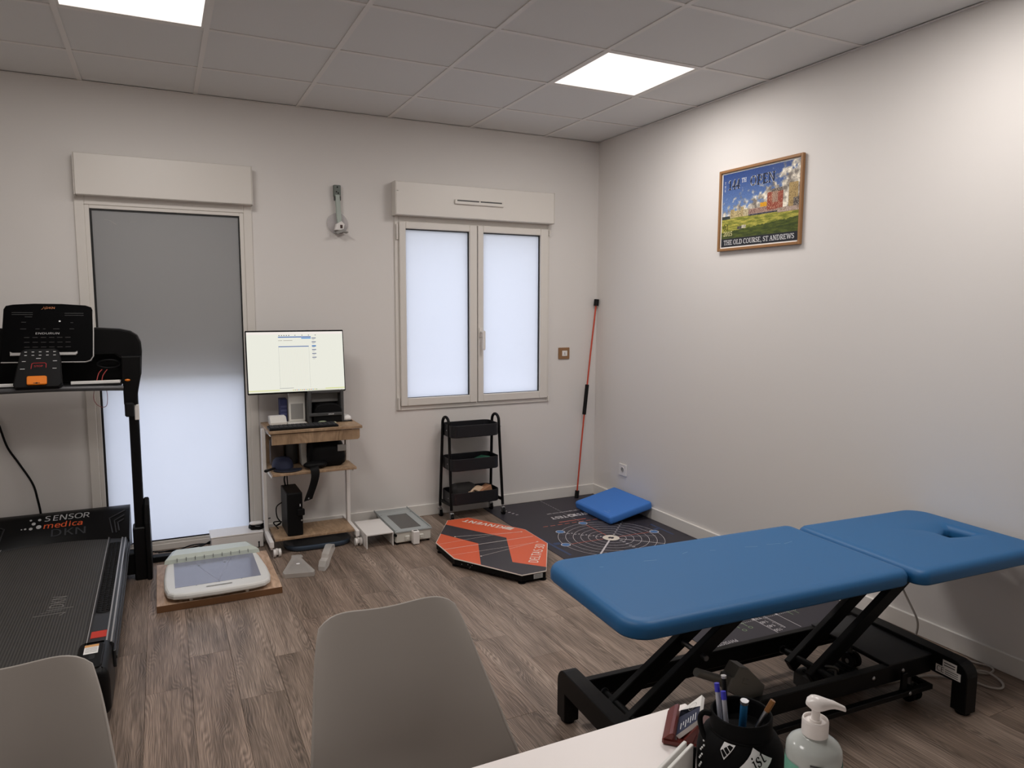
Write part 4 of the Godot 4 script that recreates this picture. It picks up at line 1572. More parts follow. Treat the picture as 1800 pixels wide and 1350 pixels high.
func low_things() -> void:
	# white bridge and the grey scanner box beside it
	var t := thing("white_bridge", "low white three-sided step between the cart and the grey glass-topped unit", "step", V(-1.945, 0, 0.385))
	var b := MB.new()
	b.bx(-2.032, -1.857, 0.082, 0.09, 0.228, 0.548, 0.001)
	part("top", b, M.white, t)
	for x in [-2.032, -1.863]:
		b = MB.new()
		b.bx(x, x + 0.006, 0.0, 0.082, 0.228, 0.548, 0.001)
		part("side", b, M.white, t)
	t = thing("glass_unit", "low pale grey unit with a dark glass top, on the floor by the wall", "measuring unit", V(-1.728, 0, 0.35))
	b = MB.new()
	b.bx(-1.845, -1.607, 0.012, 0.082, 0.13, 0.555, 0.006)
	part("body", b, M.ivory2, t)
	b = MB.new()
	sheet_xz(b, -1.85, -1.602, 0.125, 0.56, 0.055, 0.080, 0.088)
	var tp := part("top_frame", b, M.coolgrey, t)
	b = MB.new()
	b.bx(-1.796, -1.656, 0.081, 0.0865, 0.18, 0.505)
	part("glass_top", b, M.darkglass, t)
	b = MB.new()
	for p in [[-1.83, 0.16], [-1.62, 0.16], [-1.83, 0.53], [-1.62, 0.53]]:
		b.ring(V(p[0], 0.0885, p[1]), 0.0, 0.004, 10)
	part("screw", b, M.darkgrey, tp).set_meta("kind", "stuff")
	b = MB.new()
	b.bx(-1.848, -1.842, 0.084, 0.096, 0.04, 0.55, 0.001)
	b.bx(-1.61, -1.604, 0.084, 0.096, 0.04, 0.55, 0.001)
	b.bx(-1.848, -1.604, 0.084, 0.089, 0.04, 0.125, 0.001)
	part("rear_plate", b, M.coolgrey, t)
	b = MB.new()
	b.bx(-1.742, -1.70, 0.004, 0.088, 0.555, 0.60, 0.003)
	var cl := part("clamp_block", b, M.white, t)
	b = MB.new()
	b.bx(-1.733, -1.709, 0.0875, 0.0885, 0.568, 0.585)
	part("clamp_slot", b, M.gasket, cl)
	for x in [-1.768, -1.676]:
		b = MB.new()
		b.bx(x - 0.016, x + 0.016, 0.02, 0.055, 0.553, 0.566, 0.004)
		b.cyl(V(x, 0.035, 0.566), V(x, 0.035, 0.5685), 0.006, 10)
		part("clamp_lug", b, M.ivory2, t)
	b = MB.new()
	b.cyl(V(-1.848, 0.066, 0.545), V(-1.848, 0.066, 0.565), 0.009, 12)
	part("knob", b, M.deep, t)
	for p in [[-1.83, 0.15], [-1.622, 0.15], [-1.83, 0.535], [-1.622, 0.535]]:
		b = MB.new()
		b.cyl(V(p[0], 0.0, p[1]), V(p[0], 0.014, p[1]), 0.010, 10)
		part("foot", b, M.deep, t)


func trolley() -> void:
	var t := thing("trolley", "black three-tier metal trolley under the two-casement window", "trolley", V(-1.155, 0, 0.14))
	var b: MB
	var fz := func(y: float) -> float: return lerpf(0.215, 0.175, y / 0.72)
	var bz := func(y: float) -> float: return lerpf(0.055, 0.085, y / 0.72)
	for s in [[-1.345, -1.352, -1.302], [-0.955, -0.948, -0.965]]:
		var xt: float = s[0]
		var xb: float = s[1]
		# one bent tube: back leg, handle arch, front leg
		b = MB.new()
		var back := V(xb - 0.006, 0.075, bz.call(0.0))
		var front := V(xb + 0.02, 0.075, fz.call(0.0))
		var pts := [back, V(xt, 0.66, bz.call(0.66))]
		for k in range(0, 9):
			var a := PI * k / 8.0
			var mz: float = (bz.call(0.69) + fz.call(0.69)) / 2
			var r: float = (fz.call(0.69) - bz.call(0.69)) / 2
			pts.append(V(xt + 0.006 * (1 - cos(a)), 0.69 + 0.048 * sin(a), mz - r * cos(a)))
		pts.append(V(xt + 0.012, 0.66, fz.call(0.66)))
		pts.append(front)
		b.tube(pts, 0.0105, 10)
		part("leg_frame", b, M.black, t)
		b = MB.new()
		b.bar(V(xb, 0.115, bz.call(0.1)), V(xb + 0.016, 0.115, fz.call(0.1)), 0.014, 0.022, 0.002)
		part("side_rail", b, M.black, t)
		for c in [back, front]:
			b = MB.new()
			b.cyl(c + V(0, 0.0, 0), c + V(0, -0.02, 0), 0.008, 8)
			b.bx(c.x - 0.014, c.x + 0.014, 0.05, 0.058, c.z - 0.014, c.z + 0.014, 0.002)
			b.bx(c.x - 0.013, c.x - 0.010, 0.018, 0.052, c.z - 0.004, c.z + 0.02, 0.001)
			b.bx(c.x + 0.010, c.x + 0.013, 0.018, 0.052, c.z - 0.004, c.z + 0.02, 0.001)
			var k := part("caster", b, M.steel, t)
			b = MB.new()
			b.cyl(V(c.x - 0.009, 0.023, c.z + 0.01), V(c.x + 0.009, 0.023, c.z + 0.01), 0.023, 16)
			part("wheel", b, M.deep, k)
	for y in [0.60, 0.36, 0.115]:
		b = MB.new()
		var f: float = 1.0 + 0.05 * (0.6 - y)
		var zc := 0.135
		var wid := 0.372 * f
		var ol := MB.rrect(-1.150, zc, wid, 0.212, 0.045, 6)
		var h := 0.085
		b.loft(ol, [[0.004, y - 0.002], [0.0, y + 0.003], [0.0, y + h - 0.003], [0.001, y + h], [0.003, y + h], [0.004, y + h - 0.004], [0.004, y + 0.004], [0.02, y + 0.003]], false)
		var tr := part("tray", b, M.trolley, t)
		for s in [[-1.336, -0.942]]:
			b = MB.new()
			for x in [s[0] - 0.004, s[1] + 0.002]:
				for z in [bz.call(y + 0.05), fz.call(y + 0.05)]:
					b.ball(V(x + (-0.012 if x < -1.1 else 0.012), y + 0.05, z), V(0.003, 0.004, 0.004), 6)
			var sc := part("screws", b, M.steel, tr)
			sc.set_meta("kind", "stuff")
	# what it holds
	b = MB.new()
	b.bx(-1.24, -1.15, 0.6035, 0.625, 0.09, 0.19, 0.004)
	solo("dark_pouch", b, M.navy, "dark pouch lying in the top tray of the trolley", "pouch", V(-1.195, 0.6035, 0.14))
	b = MB.new()
	b.tube(MB.smooth([V(-1.13, 0.612, 0.18), V(-1.09, 0.63, 0.14), V(-1.05, 0.62, 0.11), V(-1.01, 0.61, 0.16)], 6), 0.006, 8)
	solo("red_band", b, M.darkred, "dark red band lying in the top tray of the trolley", "band", V(-1.07, 0.6035, 0.15))
	b = MB.new()
	b.xf = Transform3D(Basis(V(0, 1, 0), 0.5), V(-1.06, 0.402, 0.135)) * Transform3D(Basis(V(0, 0, 1), 0.12), Vector3.ZERO)
	b.loft(MB.rrect(0, 0, 0.10, 0.085, 0.008, 3), [[0.001, -0.005], [0.0, 0.0], [0.0, 0.018], [0.004, 0.022]])
	solo("green_packet", b, M.green, "green packet in the middle tray of the trolley", "packet", V(-1.06, 0.39, 0.135))
	b = MB.new()
	b.bx(-1.22, -1.0, 0.3635, 0.392, 0.06, 0.21, 0.008)
	solo("dark_folder", b, M.deep, "black folded case filling the middle tray of the trolley", "case", V(-1.11, 0.3635, 0.135))
	b = MB.new()
	b.loft(MB.rrect(-1.20, 0.105, 0.19, 0.11, 0.04, 6), [[0.01, 0.119], [0.0, 0.13], [0.0, 0.20], [0.012, 0.228], [0.035, 0.237]], true)
	solo("black_pouch", b, M.charcoal, "dark grey soft case standing at the back of the trolley's bottom tray", "pouch", V(-1.20, 0.119, 0.105))
	b = MB.new()
	b.xf = Transform3D(Basis(V(0, 1, 0), 0.35) * Basis(V(0, 0, 1), 0.30), V(-1.045, 0.135, 0.165))
	b.bx(-0.055, 0.055, 0.0, 0.075, -0.03, 0.03, 0.002)
	solo("tan_box", b, M.tan, "tan cardboard box tilted in the trolley's bottom tray", "box", V(-1.045, 0.12, 0.165))
	b = MB.new()
	var cs := thing("cream_straps", "bundle of cream straps beside the tan box in the trolley's bottom tray", "strap", V(-1.14, 0.119, 0.19))
	for k in 4:
		b = MB.new()
		b.tube(MB.smooth([V(-1.18 + 0.012 * k, 0.185 + 0.004 * k, 0.205 - 0.012 * k), V(-1.15 + 0.014 * k, 0.205 + 0.003 * k, 0.195 - 0.012 * k), V(-1.11 + 0.014 * k, 0.19 + 0.004 * k, 0.20 - 0.01 * k)], 5), 0.009, 8)
		part("strap", b, M.cream, cs)
	for k in 2:
		b = MB.new()
		b.bx(-1.19 + k * 0.06, -1.14 + k * 0.06, 0.119, 0.19, 0.175, 0.205, 0.006)
		part("strap", b, M.cream, cs)


func wall_things() -> void:
	# bar leaning in the corner
	var t := thing("flexible_bar", "long red bar with black rubber ends and a black middle grip, leaning in the corner", "exercise bar", V(-0.2, 0, 0.045))
	var a := V(-0.208, 0.012, 0.075)
	var c := V(-0.022, 1.56, 0.03)
	var b := MB.new()
	b.tube([a, a.lerp(c, 0.25) + V(-0.006, 0, 0), a.lerp(c, 0.5) + V(-0.008, 0, 0), a.lerp(c, 0.75) + V(-0.006, 0, 0), c], 0.0065, 10)
	part("rod", b, M.rodred, t)
	b = MB.new()
	var g := V(-0.008, 0, 0)
	b.tube([a.lerp(c, 0.425) + g, a.lerp(c, 0.44) + g, a.lerp(c, 0.445) + g, a.lerp(c, 0.56) + g, a.lerp(c, 0.565) + g, a.lerp(c, 0.578) + g], 0.015, 12)
	part("grip", b, M.rubber, t)
	b = MB.new()
	var d := (c - a).normalized()
	b.tube([a - d * 0.010, a - d * 0.008, a + d * 0.045, a + d * 0.05], 0.017, 12)
	part("end_cap", b, M.rubber, t)
	b = MB.new()
	b.tube([c - d * 0.03, c - d * 0.028, c + d * 0.018, c + d * 0.02], 0.019, 12)
	part("end_cap", b, M.rubber, t)
	# brown switch plate
	t = thing("wall_switch", "square bronze switch plate on the wall right of the window", "switch", V(-0.3, 1.112, 0.005))
	b = MB.new()
	b.ext(MB.rrect(-0.30, 1.158, 0.098, 0.09, 0.004, 2), 0.0, 0.010, 0.002)
	part("plate", b, M.bronze, t)
	b = MB.new()
	b.ext(MB.rrect(-0.296, 1.158, 0.046, 0.042, 0.002, 1), 0.010, 0.0135, 0.001)
	var rk := part("rocker", b, M.white, t)
	b = MB.new()
	b.bx(-0.303, -0.289, 1.146, 1.149, 0.0134, 0.0139)
	b.bx(-0.299, -0.293, 1.152, 1.166, 0.0134, 0.0139)
	part("printed_symbol", b, M.grey, rk).set_meta("kind", "stuff")
	# outlet on the right wall
	t = thing("power_outlet", "white power outlet low on the right wall above the blue pad", "power outlet", V(-0.005, 0.237, 0.413))
	var xo := Transform3D(Basis(V(0, 0, 1), V(0, 1, 0), V(-1, 0, 0)), V(0, 0, 0))
	b = MB.new()
	b.xf = xo
	b.ext(MB.rrect(0.413, 0.282, 0.096, 0.09, 0.004, 2), 0.0, 0.010, 0.002)
	part("plate", b, M.white, t)
	b = MB.new()
	b.xf = xo
	var ring := []
	for k in 24:
		ring.append(V(0.413 + 0.021 * cos(TAU * k / 24), 0.284 + 0.021 * sin(TAU * k / 24), 0.0105))
	b.tube(ring, 0.002, 6, true)
	part("socket_rim", b, M.white, t)
	b = MB.new()
	b.xf = xo * Transform3D(Basis(V(1, 0, 0), PI / 2), V(0.413, 0.284, 0.0102))
	b.ring(V(0, 0, 0), 0.0, 0.019, 24)
	part("socket_face", b, M.grey, t)
	b = MB.new()
	b.xf = xo
	for s in [-0.0095, 0.0095]:
		b.cyl(V(0.413 + s, 0.284, 0.0095), V(0.413 + s, 0.284, 0.0108), 0.003, 8)
	part("contact_hole", b, M.gasket, t).set_meta("kind", "stuff")
	# swing-arm sensor above
	t = thing("wall_sensor", "small grey wall bracket with hanging arm and clear round plate, between the windows", "wall bracket", V(-2.05, 2.03, 0.01))
	b = MB.new()
	b.ext(MB.rrect(-2.05, 2.277, 0.046, 0.075, 0.004, 2), 0.0, 0.03, 0.003)
	var br := part("bracket", b, M.sagegrey, t)
	b = MB.new()
	for p in [[-2.05, 2.30], [-2.056, 2.27], [-2.044, 2.262]]:
		b.ball(V(p[0], p[1], 0.03), V(0.005, 0.005, 0.002), 8)
	part("bracket_hole", b, M.deep, br).set_meta("kind", "stuff")
	for x in [-2.069, -2.033]:
		b = MB.new()
		b.bx(x, x + 0.006, 2.215, 2.25, 0.0, 0.028, 0.001)
		part("fork", b, M.darkgrey, t)
	b = MB.new()
	b.ext([Vector2(-2.064, 2.25), Vector2(-2.036, 2.25), Vector2(-2.026, 2.10), Vector2(-2.024, 2.06), Vector2(-2.052, 2.06), Vector2(-2.058, 2.10)], 0.012, 0.034, 0.003)
	part("arm", b, M.sage, t)
	b = MB.new()
	b.xf = Transform3D(Basis(V(1, 0, 0), PI / 2), V(-2.048, 2.066, 0.006))
	b.steps([[0.069, -0.003], [0.070, 0.0], [0.069, 0.003]], 32)
	part("round_plate", b, M.cleardisc, t)
	b = MB.new()
	b.ext([Vector2(-2.075, 2.02), Vector2(-2.02, 2.02), Vector2(-2.01, 2.06), Vector2(-2.03, 2.08), Vector2(-2.065, 2.06)], 0.012, 0.05, 0.003)
	var hd := part("sensor_head", b, M.white, t)
	b = MB.new()
	b.bx(-2.041, -2.025, 2.032, 2.055, 0.0495, 0.052, 0.001)
	part("sensor_window", b, M.brownblack, hd)
	b = MB.new()
	b.ext([Vector2(-2.078, 2.004), Vector2(-2.052, 2.018), Vector2(-2.025, 2.026), Vector2(-1.992, 2.008), Vector2(-1.995, 2.003), Vector2(-2.025, 2.008), Vector2(-2.062, 1.992)], 0.015, 0.075, 0.001)
	part("lower_flap", b, M.grey, t)
	# framed poster
	t = thing("framed_poster", "framed golf course poster with large white lettering on the right wall", "poster", V(-0.012, 1.862, 1.712))
	b = MB.new()
	b.xf = xo
	var zc := 1.3915
	sheet_ring(b, 1.392, 2.033, 1.864, 2.346, 0.016, 0.016, 0.016, 0.016, 0.004, 0.024, 0.002)
	part("frame", b, M.oakframe, t)
	b = MB.new()
	b.xf = xo
	b.bx(1.402, 2.023, 1.874, 2.336, 0.006, 0.012)
	part("mat_border", b, M.paper, t)
	b = MB.new()
	b.xf = xo
	b.face([V(1.416, 1.888, 0.0126), V(2.009, 1.888, 0.0126), V(2.009, 2.322, 0.0126), V(1.416, 2.322, 0.0126)], [Vector2(0, 1), Vector2(1, 1), Vector2(1, 0), Vector2(0, 0)])
	var pic := part("printed_picture", b, M.poster, t)
	var tf := func(z: float, y: float) -> Transform3D: return frame(V(0, 0, 1), V(0, 1, 0), V(-0.013, y, z))
	for o in [V(-0.0016, 0.0016, 0), V(0.0016, 0.0016, 0), V(-0.0016, -0.0016, 0), V(0.0016, -0.0016, 0)]:
		text("lettering", "144", 0.052, M.print, pic, tf.call(1.51, 2.252) * Transform3D(Basis.IDENTITY, o), "Droid Serif", 0.80)
		text("lettering", "OPEN", 0.052, M.print, pic, tf.call(1.737, 2.252) * Transform3D(Basis.IDENTITY, o), "Droid Serif", 0.98)
	text("lettering", "TH", 0.024, M.print, pic, tf.call(1.592, 2.268), "Droid Serif", 0.85)
	text("lettering", "144", 0.052, M.navy, pic, tf.call(1.51, 2.252) * Transform3D(Basis.IDENTITY, V(0, 0, 0.0003)), "Droid Serif", 0.80)
	text("lettering", "OPEN", 0.052, M.navy, pic, tf.call(1.737, 2.252) * Transform3D(Basis.IDENTITY, V(0, 0, 0.0003)), "Droid Serif", 0.98)
	for k in 3:
		text("lettering", "THE"[k], 0.013, M.print, pic, tf.call(1.438, 2.27 - k * 0.022), "Droid Serif", 0.8)
	text("lettering", "2015", 0.026, M.cream2, pic, tf.call(1.472, 1.965), "Droid Serif", 0.95)
	text("lettering", "THE OLD COURSE, ST ANDREWS", 0.027, M.print, pic, tf.call(1.7125, 1.913), "Droid Serif", 0.94)
	b = MB.new()
	b.xf = xo
	for s in [-1.0, 1.0]:
		var pts := []
		for k in 9:
			var an := lerpf(-1.1, 1.1, k / 8.0)
			pts.append(V(1.453 + s * (0.006 + 0.010 * cos(an)), 2.005 + 0.02 * sin(an), 0.0132))
		b.tube(pts, 0.0018, 5)
	b.ext([Vector2(1.449, 1.993), Vector2(1.457, 1.993), Vector2(1.4545, 2.003), Vector2(1.4575, 2.014), Vector2(1.4485, 2.014), Vector2(1.4515, 2.003)], 0.0128, 0.0136)
	part("emblem", b, M.deep, pic)

func floor_mat() -> void:
	var b := MB.new()
	b.bx(-1.0, -0.018, 0.0003, 0.0032, 0.02, 2.55, 0.001)
	var t := thing("test_mat", "long dark exercise mat printed with white target circles, along the right wall", "exercise mat", V(-0.51, 0, 1.28))
	part("sheet", b, M.matdark, t)
	var y := 0.0036
	var c := V(-0.519, y, 1.028)
	# stripes at both ends
	b = MB.new()
	for k in 7:
		b.line(V(-0.88, y, 0.075 + k * 0.037), V(-0.14, y, 0.075 + k * 0.037), 0.012)
	part("printed_stripes", b, M.matstripe, t).set_meta("kind", "stuff")
	b = MB.new()
	for k in 8:
		var r := 0.05 * (k + 1) - (0.05 if k == 7 else 0.0)
		if k < 7:
			b.ring(c, r - 0.0014, r + 0.0014, 72)
	b.line(V(-0.514, y, 0.03), V(-0.514, y, 0.32), 0.003)
	b.line(V(-0.514, y, 0.32), c, 0.0015)
	b.line(c + V(-0.04, 0, 0.04), c + V(-0.247, 0, 0.247), 0.012)
	b.line(c + V(0.04, 0, 0.04), c + V(0.247, 0, 0.247), 0.006)
	b.line(c + V(0.05, 0, 0.0), c + V(0.3, 0, 0.09), 0.003)
	for k in 7:
		for s in [[-0.7, -0.7], [0.7, -0.7]]:
			var q: Vector3 = c + V(s[0], 0, s[1]) * (0.075 + 0.05 * k)
			b.line(q, q + V(0.013, 0, 0), 0.010)
		var q2: Vector3 = c + V(0.02, 0, 0.07 + 0.035 * k)
		b.line(q2, q2 + V(0.02, 0, 0.004), 0.008)
	for k in 5:
		b.line(V(-0.905 + k * 0.012, y, 0.13 + k * 0.04), V(-0.885 + k * 0.012, y, 0.13 + k * 0.04), 0.012)
	part("printed_lines", b, M.matwhite, t).set_meta("kind", "stuff")
	b = MB.new()
	for k in 28:
		var r := 0.0125 * (k + 1)
		if k % 4 != 3:
			for j in 24:
				b.ring(c, r - 0.0006, r + 0.0006, 1, TAU * j / 24 + 0.05, TAU * (j + 0.55) / 24 + 0.05)
	part("printed_dotted_rings", b, M.matstripe2, t).set_meta("kind", "stuff")
	b = MB.new()
	b.ring(c + V(0, 0.0002, 0), 0.022, 0.056, 40)
	for k in 4:
		var a := PI / 4 + PI / 2 * k
		b.ring(c + V(0, 0.0002, 0) + V(cos(a), 0, sin(a)) * 0.022, 0, 0.007, 10)
	part("printed_centre", b, M.matcream, t).set_meta("kind", "stuff")
	b = MB.new()
	var yy := V(0, 0.0003, 0)
	for d in [V(0, 0, -0.35), V(-0.345, 0, -0.005), V(0.335, 0, 0.015)]:
		var dn: Vector3 = (d as Vector3).normalized()
		b.line(c + dn * 0.06 + yy, c + d * 0.88 + yy, 0.005)
	for k in 12:
		b.line(V(-0.815 + 0.058 * k, y + 0.0001, 0.632 - 0.0 * k), V(-0.777 + 0.058 * k, y + 0.0001, 0.632), 0.007)
	b.line(V(-0.66, y, 0.585), V(-0.44, y, 0.585), 0.010)
	part("printed_red_lines", b, M.matred, t).set_meta("kind", "stuff")
	var k2 := 0
	for d in [V(0, 0, -0.353), V(-0.242, 0, -0.252), V(-0.342, 0, -0.006), V(0.337, 0, 0.018)]:
		b = MB.new()
		b.ring(c + d + V(0, 0.0006, 0), 0.0, 0.027, 28)
		var dot := part("printed_dot", b, M.matblue, t)
		b = MB.new()
		b.ring(c + d + V(0, 0.0008, 0), 0.027, 0.032, 28)
		part("dot_rim", b, M.matwhite, dot)
		k2 += 1
	b = MB.new()
	b.line(V(-0.955, y, 0.80), V(-0.93, y, 1.20), 0.018)
	b.line(V(-0.90, y, 0.96), V(-0.90, y, 1.0), 0.05)
	b.line(V(-0.10, y, 0.90), V(-0.10, y, 1.15), 0.016)
	b.line(V(-0.135, y, 0.99), V(-0.135, y, 1.02), 0.04)
	part("printed_notes", b, M.matnote, t).set_meta("kind", "stuff")
	var up := V(0, 0, 1)
	text("lettering", "PHYSI", 0.052, M.matwhite, t, frame(V(-1, 0, 0), up, V(-0.385, y, 0.475)), "Droid Sans", 0.85, 0.0, true)
	text("lettering", "TEST", 0.052, M.matwhite, t, frame(V(-1, 0, 0), up, V(-0.60, y, 0.478)), "Droid Sans", 0.85, 0.0, true)
	b = MB.new()
	b.ring(V(-0.494, y, 0.475), 0.014, 0.031, 30)
	part("lettering", b, M.matwhite, t)
	text("lettering", "single leg balance reach test", 0.017, M.matwhite, t, frame(V(-1, 0, 0), up, V(-0.50, y, 0.375)), "Droid Sans", 0.95)
	text("lettering", "PHYSIOTEST", 0.022, M.matwhite, t, frame(V(-1, 0, 0), up, V(-0.90, y, 2.507)), "Droid Sans", 0.95)
	var kk := 1
	for s in ["10", "20", "30", "40", "50"]:
		text("lettering", s, 0.014, M.matwhite, t, frame(V(-1, 0, 0), up, c + V(-0.7, 0, -0.7) * (0.052 + 0.05 * kk) + V(0.0, 0, 0.012)), "Droid Sans")
		kk += 1
	# scale at the near end
	b = MB.new()
	for x in [-0.592, -0.443]:
		b.line(V(x, y, 2.36), V(x, y, 2.535), 0.003)
		b.line(V(x, y, 2.345), V(x, y, 2.385), 0.012)
	b.line(V(-0.516, y, 2.33), V(-0.516, y, 2.508), 0.003)
	for k in 17:
		var w := 0.022 if k % 5 == 0 else 0.012
		b.line(V(-0.516, y, 2.345 + 0.01 * k), V(-0.516 - w, y, 2.345 + 0.01 * k), 0.002)
	for k in 36:
		b.line(V(-0.74 + k * 0.012, y, 2.385), V(-0.735 + k * 0.012, y, 2.385), 0.004)
	part("printed_scale", b, M.matwhite, t).set_meta("kind", "stuff")
	for q in [["135", 2.375], ["140", 2.42], ["145", 2.465], ["150", 2.51]]:
		text("lettering", q[0], 0.02, M.matwhite, t, frame(V(-1, 0, 0), up, V(-0.566, y, q[1])), "Droid Sans")
	b = MB.new()
	for x in [-0.72, -0.672, -0.37, -0.33]:
		b.line(V(x, y, 2.375), V(x, y, 2.42), 0.005)
	b.ring(V(-0.715, y, 2.445), 0.008, 0.012, 14)
	b.ring(V(-0.667, y, 2.435), 0.008, 0.012, 14)
	part("printed_green_marks", b, M.matgreen, t).set_meta("kind", "stuff")
	# blue pad, its far side lifted onto the baseboard
	var ang := 0.2
	t = thing("balance_pad", "thick blue foam pad on the mat, leaning on the right wall's baseboard", "foam pad", V(-0.2, 0.003, 0.57))
	b = MB.new()
	b.xf = Transform3D(Basis(V(0, 0, 1), ang), V(-0.376, 0.0035, 0.57))
	b.loft(MB.rrect(0.187, 0.0, 0.372, 0.475, 0.022, 5), [[0.016, 0.0], [0.006, 0.005], [0.0, 0.016], [0.0, 0.046], [0.006, 0.056], [0.016, 0.061]], true)
	var pb := part("body", b, M.foam, t)
	var pt := Transform3D(Basis(V(0, 0, 1), ang), V(-0.376, 0.0035, 0.57))
	text("lettering", "BALANCE", 0.016, M.palefoam, pb, pt * frame(V(0, 0, -1), V(-1, 0, 0), V(0.045, 0.0612, 0.135)), "Droid Sans", 0.75)
	text("lettering", "PAD", 0.016, M.palefoam, pb, pt * frame(V(0, 0, -1), V(-1, 0, 0), V(0.07, 0.0612, 0.135)), "Droid Sans", 0.75)


func force_plate() -> void:
	var t := thing("force_plate", "orange and dark grey eight-sided platform with white lettering, on the planks beside the mat", "force plate", V(-1.338, 0, 0.92))
	var o := [Vector2(-1.652, 0.768), Vector2(-1.416, 0.357), Vector2(-1.262, 0.360), Vector2(-1.025, 0.768), Vector2(-1.025, 1.077), Vector2(-1.258, 1.484), Vector2(-1.412, 1.486), Vector2(-1.652, 1.078)]
	var b := MB.new()
	b.loft(o, [[0.02, 0.014], [0.004, 0.016], [0.004, 0.050]])
	part("body", b, M.deep, t)
	b = MB.new()
	b.loft(o, [[0.0, 0.050], [0.0, 0.0545], [0.001, 0.055]])
	var top := part("top_plate", b, M.platewhite, t)
	var y := 0.0552
	var inset := []
	for q: Vector2 in o:
		var d := q - Vector2(-1.338, 0.922)
		inset.append(Vector2(-1.338, 0.922) + d * (1.0 - 0.004 / d.length()))
	b = MB.new()
	b.loft(inset, [[0.0, 0.0550], [0.0, 0.0553]])
	part("orange_field", b, M.coral, top)
	# the dark bent band: in from the left edge, down the middle, out at the right
	b = MB.new()
	var band := [Vector2(-1.463, 0.445), Vector2(-1.213, 0.871), Vector2(-1.370, 1.281), Vector2(-1.232, 1.436), Vector2(-1.259, 1.481), Vector2(-1.411, 1.483), Vector2(-1.551, 1.240), Vector2(-1.419, 0.896), Vector2(-1.563, 0.615)]
	b.loft(band, [[0.0, 0.0552], [0.0, 0.0556]])
	part("dark_band", b, M.platedark, top)
	b = MB.new()
	y = 0.0558
	for l in [[-1.501, 0.713, -1.072, 0.807, 0.003], [-1.641, 0.806, -1.29, 0.784, 0.002], [-1.646, 0.911, -1.046, 0.917, 0.004], [-1.645, 1.023, -1.264, 1.032, 0.002], [-1.494, 1.113, -1.071, 1.026, 0.002], [-1.29, 0.784, -1.06, 0.80, 0.002], [-1.264, 1.032, -1.06, 1.03, 0.002]]:
		b.line(V(l[0], y, l[1]), V(l[2], y, l[3]), l[4])
	for d in [[-1.501, 0.713], [-1.072, 0.807], [-1.494, 1.113], [-1.071, 1.026]]:
		b.ring(V(d[0], y + 0.0001, d[1]), 0, 0.006, 12)
	part("printed_lines", b, M.platewhite, top).set_meta("kind", "stuff")
	# lettering along the far edge and up the right one
	var dir := V(-1.314 + 1.099, 0, 0.418 - 0.726).normalized()
	text("lettering", "KINVENT", 0.05, M.platewhite, top, frame(dir, V(dir.z, 0, -dir.x), V(-1.222, 0.0556, 0.548)), "Droid Sans", 1.12, 0.0, true)
	b = MB.new()
	b.xf = Transform3D(Basis(dir, V(0, 1, 0), dir.cross(V(0, 1, 0))), V(-1.112, 0.0558, 0.705))
	for k in 3:
		b.face([V(-0.026, 0, -0.026 + k * 0.019), V(-0.026, 0, -0.012 + k * 0.019), V(0.026, 0, -0.012 + k * 0.019 if k != 1 else 0.02), V(0.026, 0, -0.026 + k * 0.019)])
	part("maker_mark", b, M.platewhite, top).set_meta("kind", "stuff")
	var d2 := V(-1.08 + 1.27, 0, 1.073 - 1.335).normalized()
	text("lettering", "DELTAS 3D", 0.055, M.platewhite, top, frame(d2, V(d2.z, 0, -d2.x), V(-1.168, 0.0556, 1.208)), "Droid Sans", 0.9)
	for p in [[-1.63, 0.80], [-1.63, 1.05], [-1.40, 1.46], [-1.27, 1.462], [-1.045, 1.05], [-1.045, 0.80], [-1.40, 0.385], [-1.28, 0.385]]:
		b = MB.new()
		b.steps([[0.022, 0.0], [0.022, 0.006], [0.012, 0.008], [0.012, 0.017]], 12, V(p[0], 0, p[1]))
		part("foot", b, M.deep, t)
	# sockets on the side and the type plate at the near corner
	var sd := V(-1.412 + 1.652, 0, 1.486 - 1.078).normalized()
	var sx := frame(sd, V(0, 1, 0), V(-1.652, 0, 1.078) + V(0.003, 0, -0.002))
	b = MB.new()
	b.xf = sx
	for p in [[0.055, 0.03], [0.10, 0.036], [0.118, 0.026], [0.13, 0.038], [0.112, 0.018]]:
		b.ball(V(p[0], p[1], 0.001), V(0.003, 0.003, 0.0025), 6)
	part("side_screws", b, M.steel, t).set_meta("kind", "stuff")
	var nd := V(-1.258 + 1.412, 0, 1.484 - 1.486).normalized()
	var nx := frame(nd, V(0, 1, 0), V(-1.335, 0.033, 1.4815))
	b = MB.new()
	b.xf = nx
	b.bx(-0.002, 0.055, -0.014, 0.012, 0.0, 0.0012)
	var pl := part("type_plate", b, M.platesilver, t)
	b = MB.new()
	b.xf = nx
	for k in 4:
		b.bx(0.004, 0.048 - 0.006 * (k % 2), -0.010 + k * 0.0055, -0.0085 + k * 0.0055, 0.0012, 0.0014)
	part("printed_text", b, M.darkgrey, pl).set_meta("kind", "stuff")


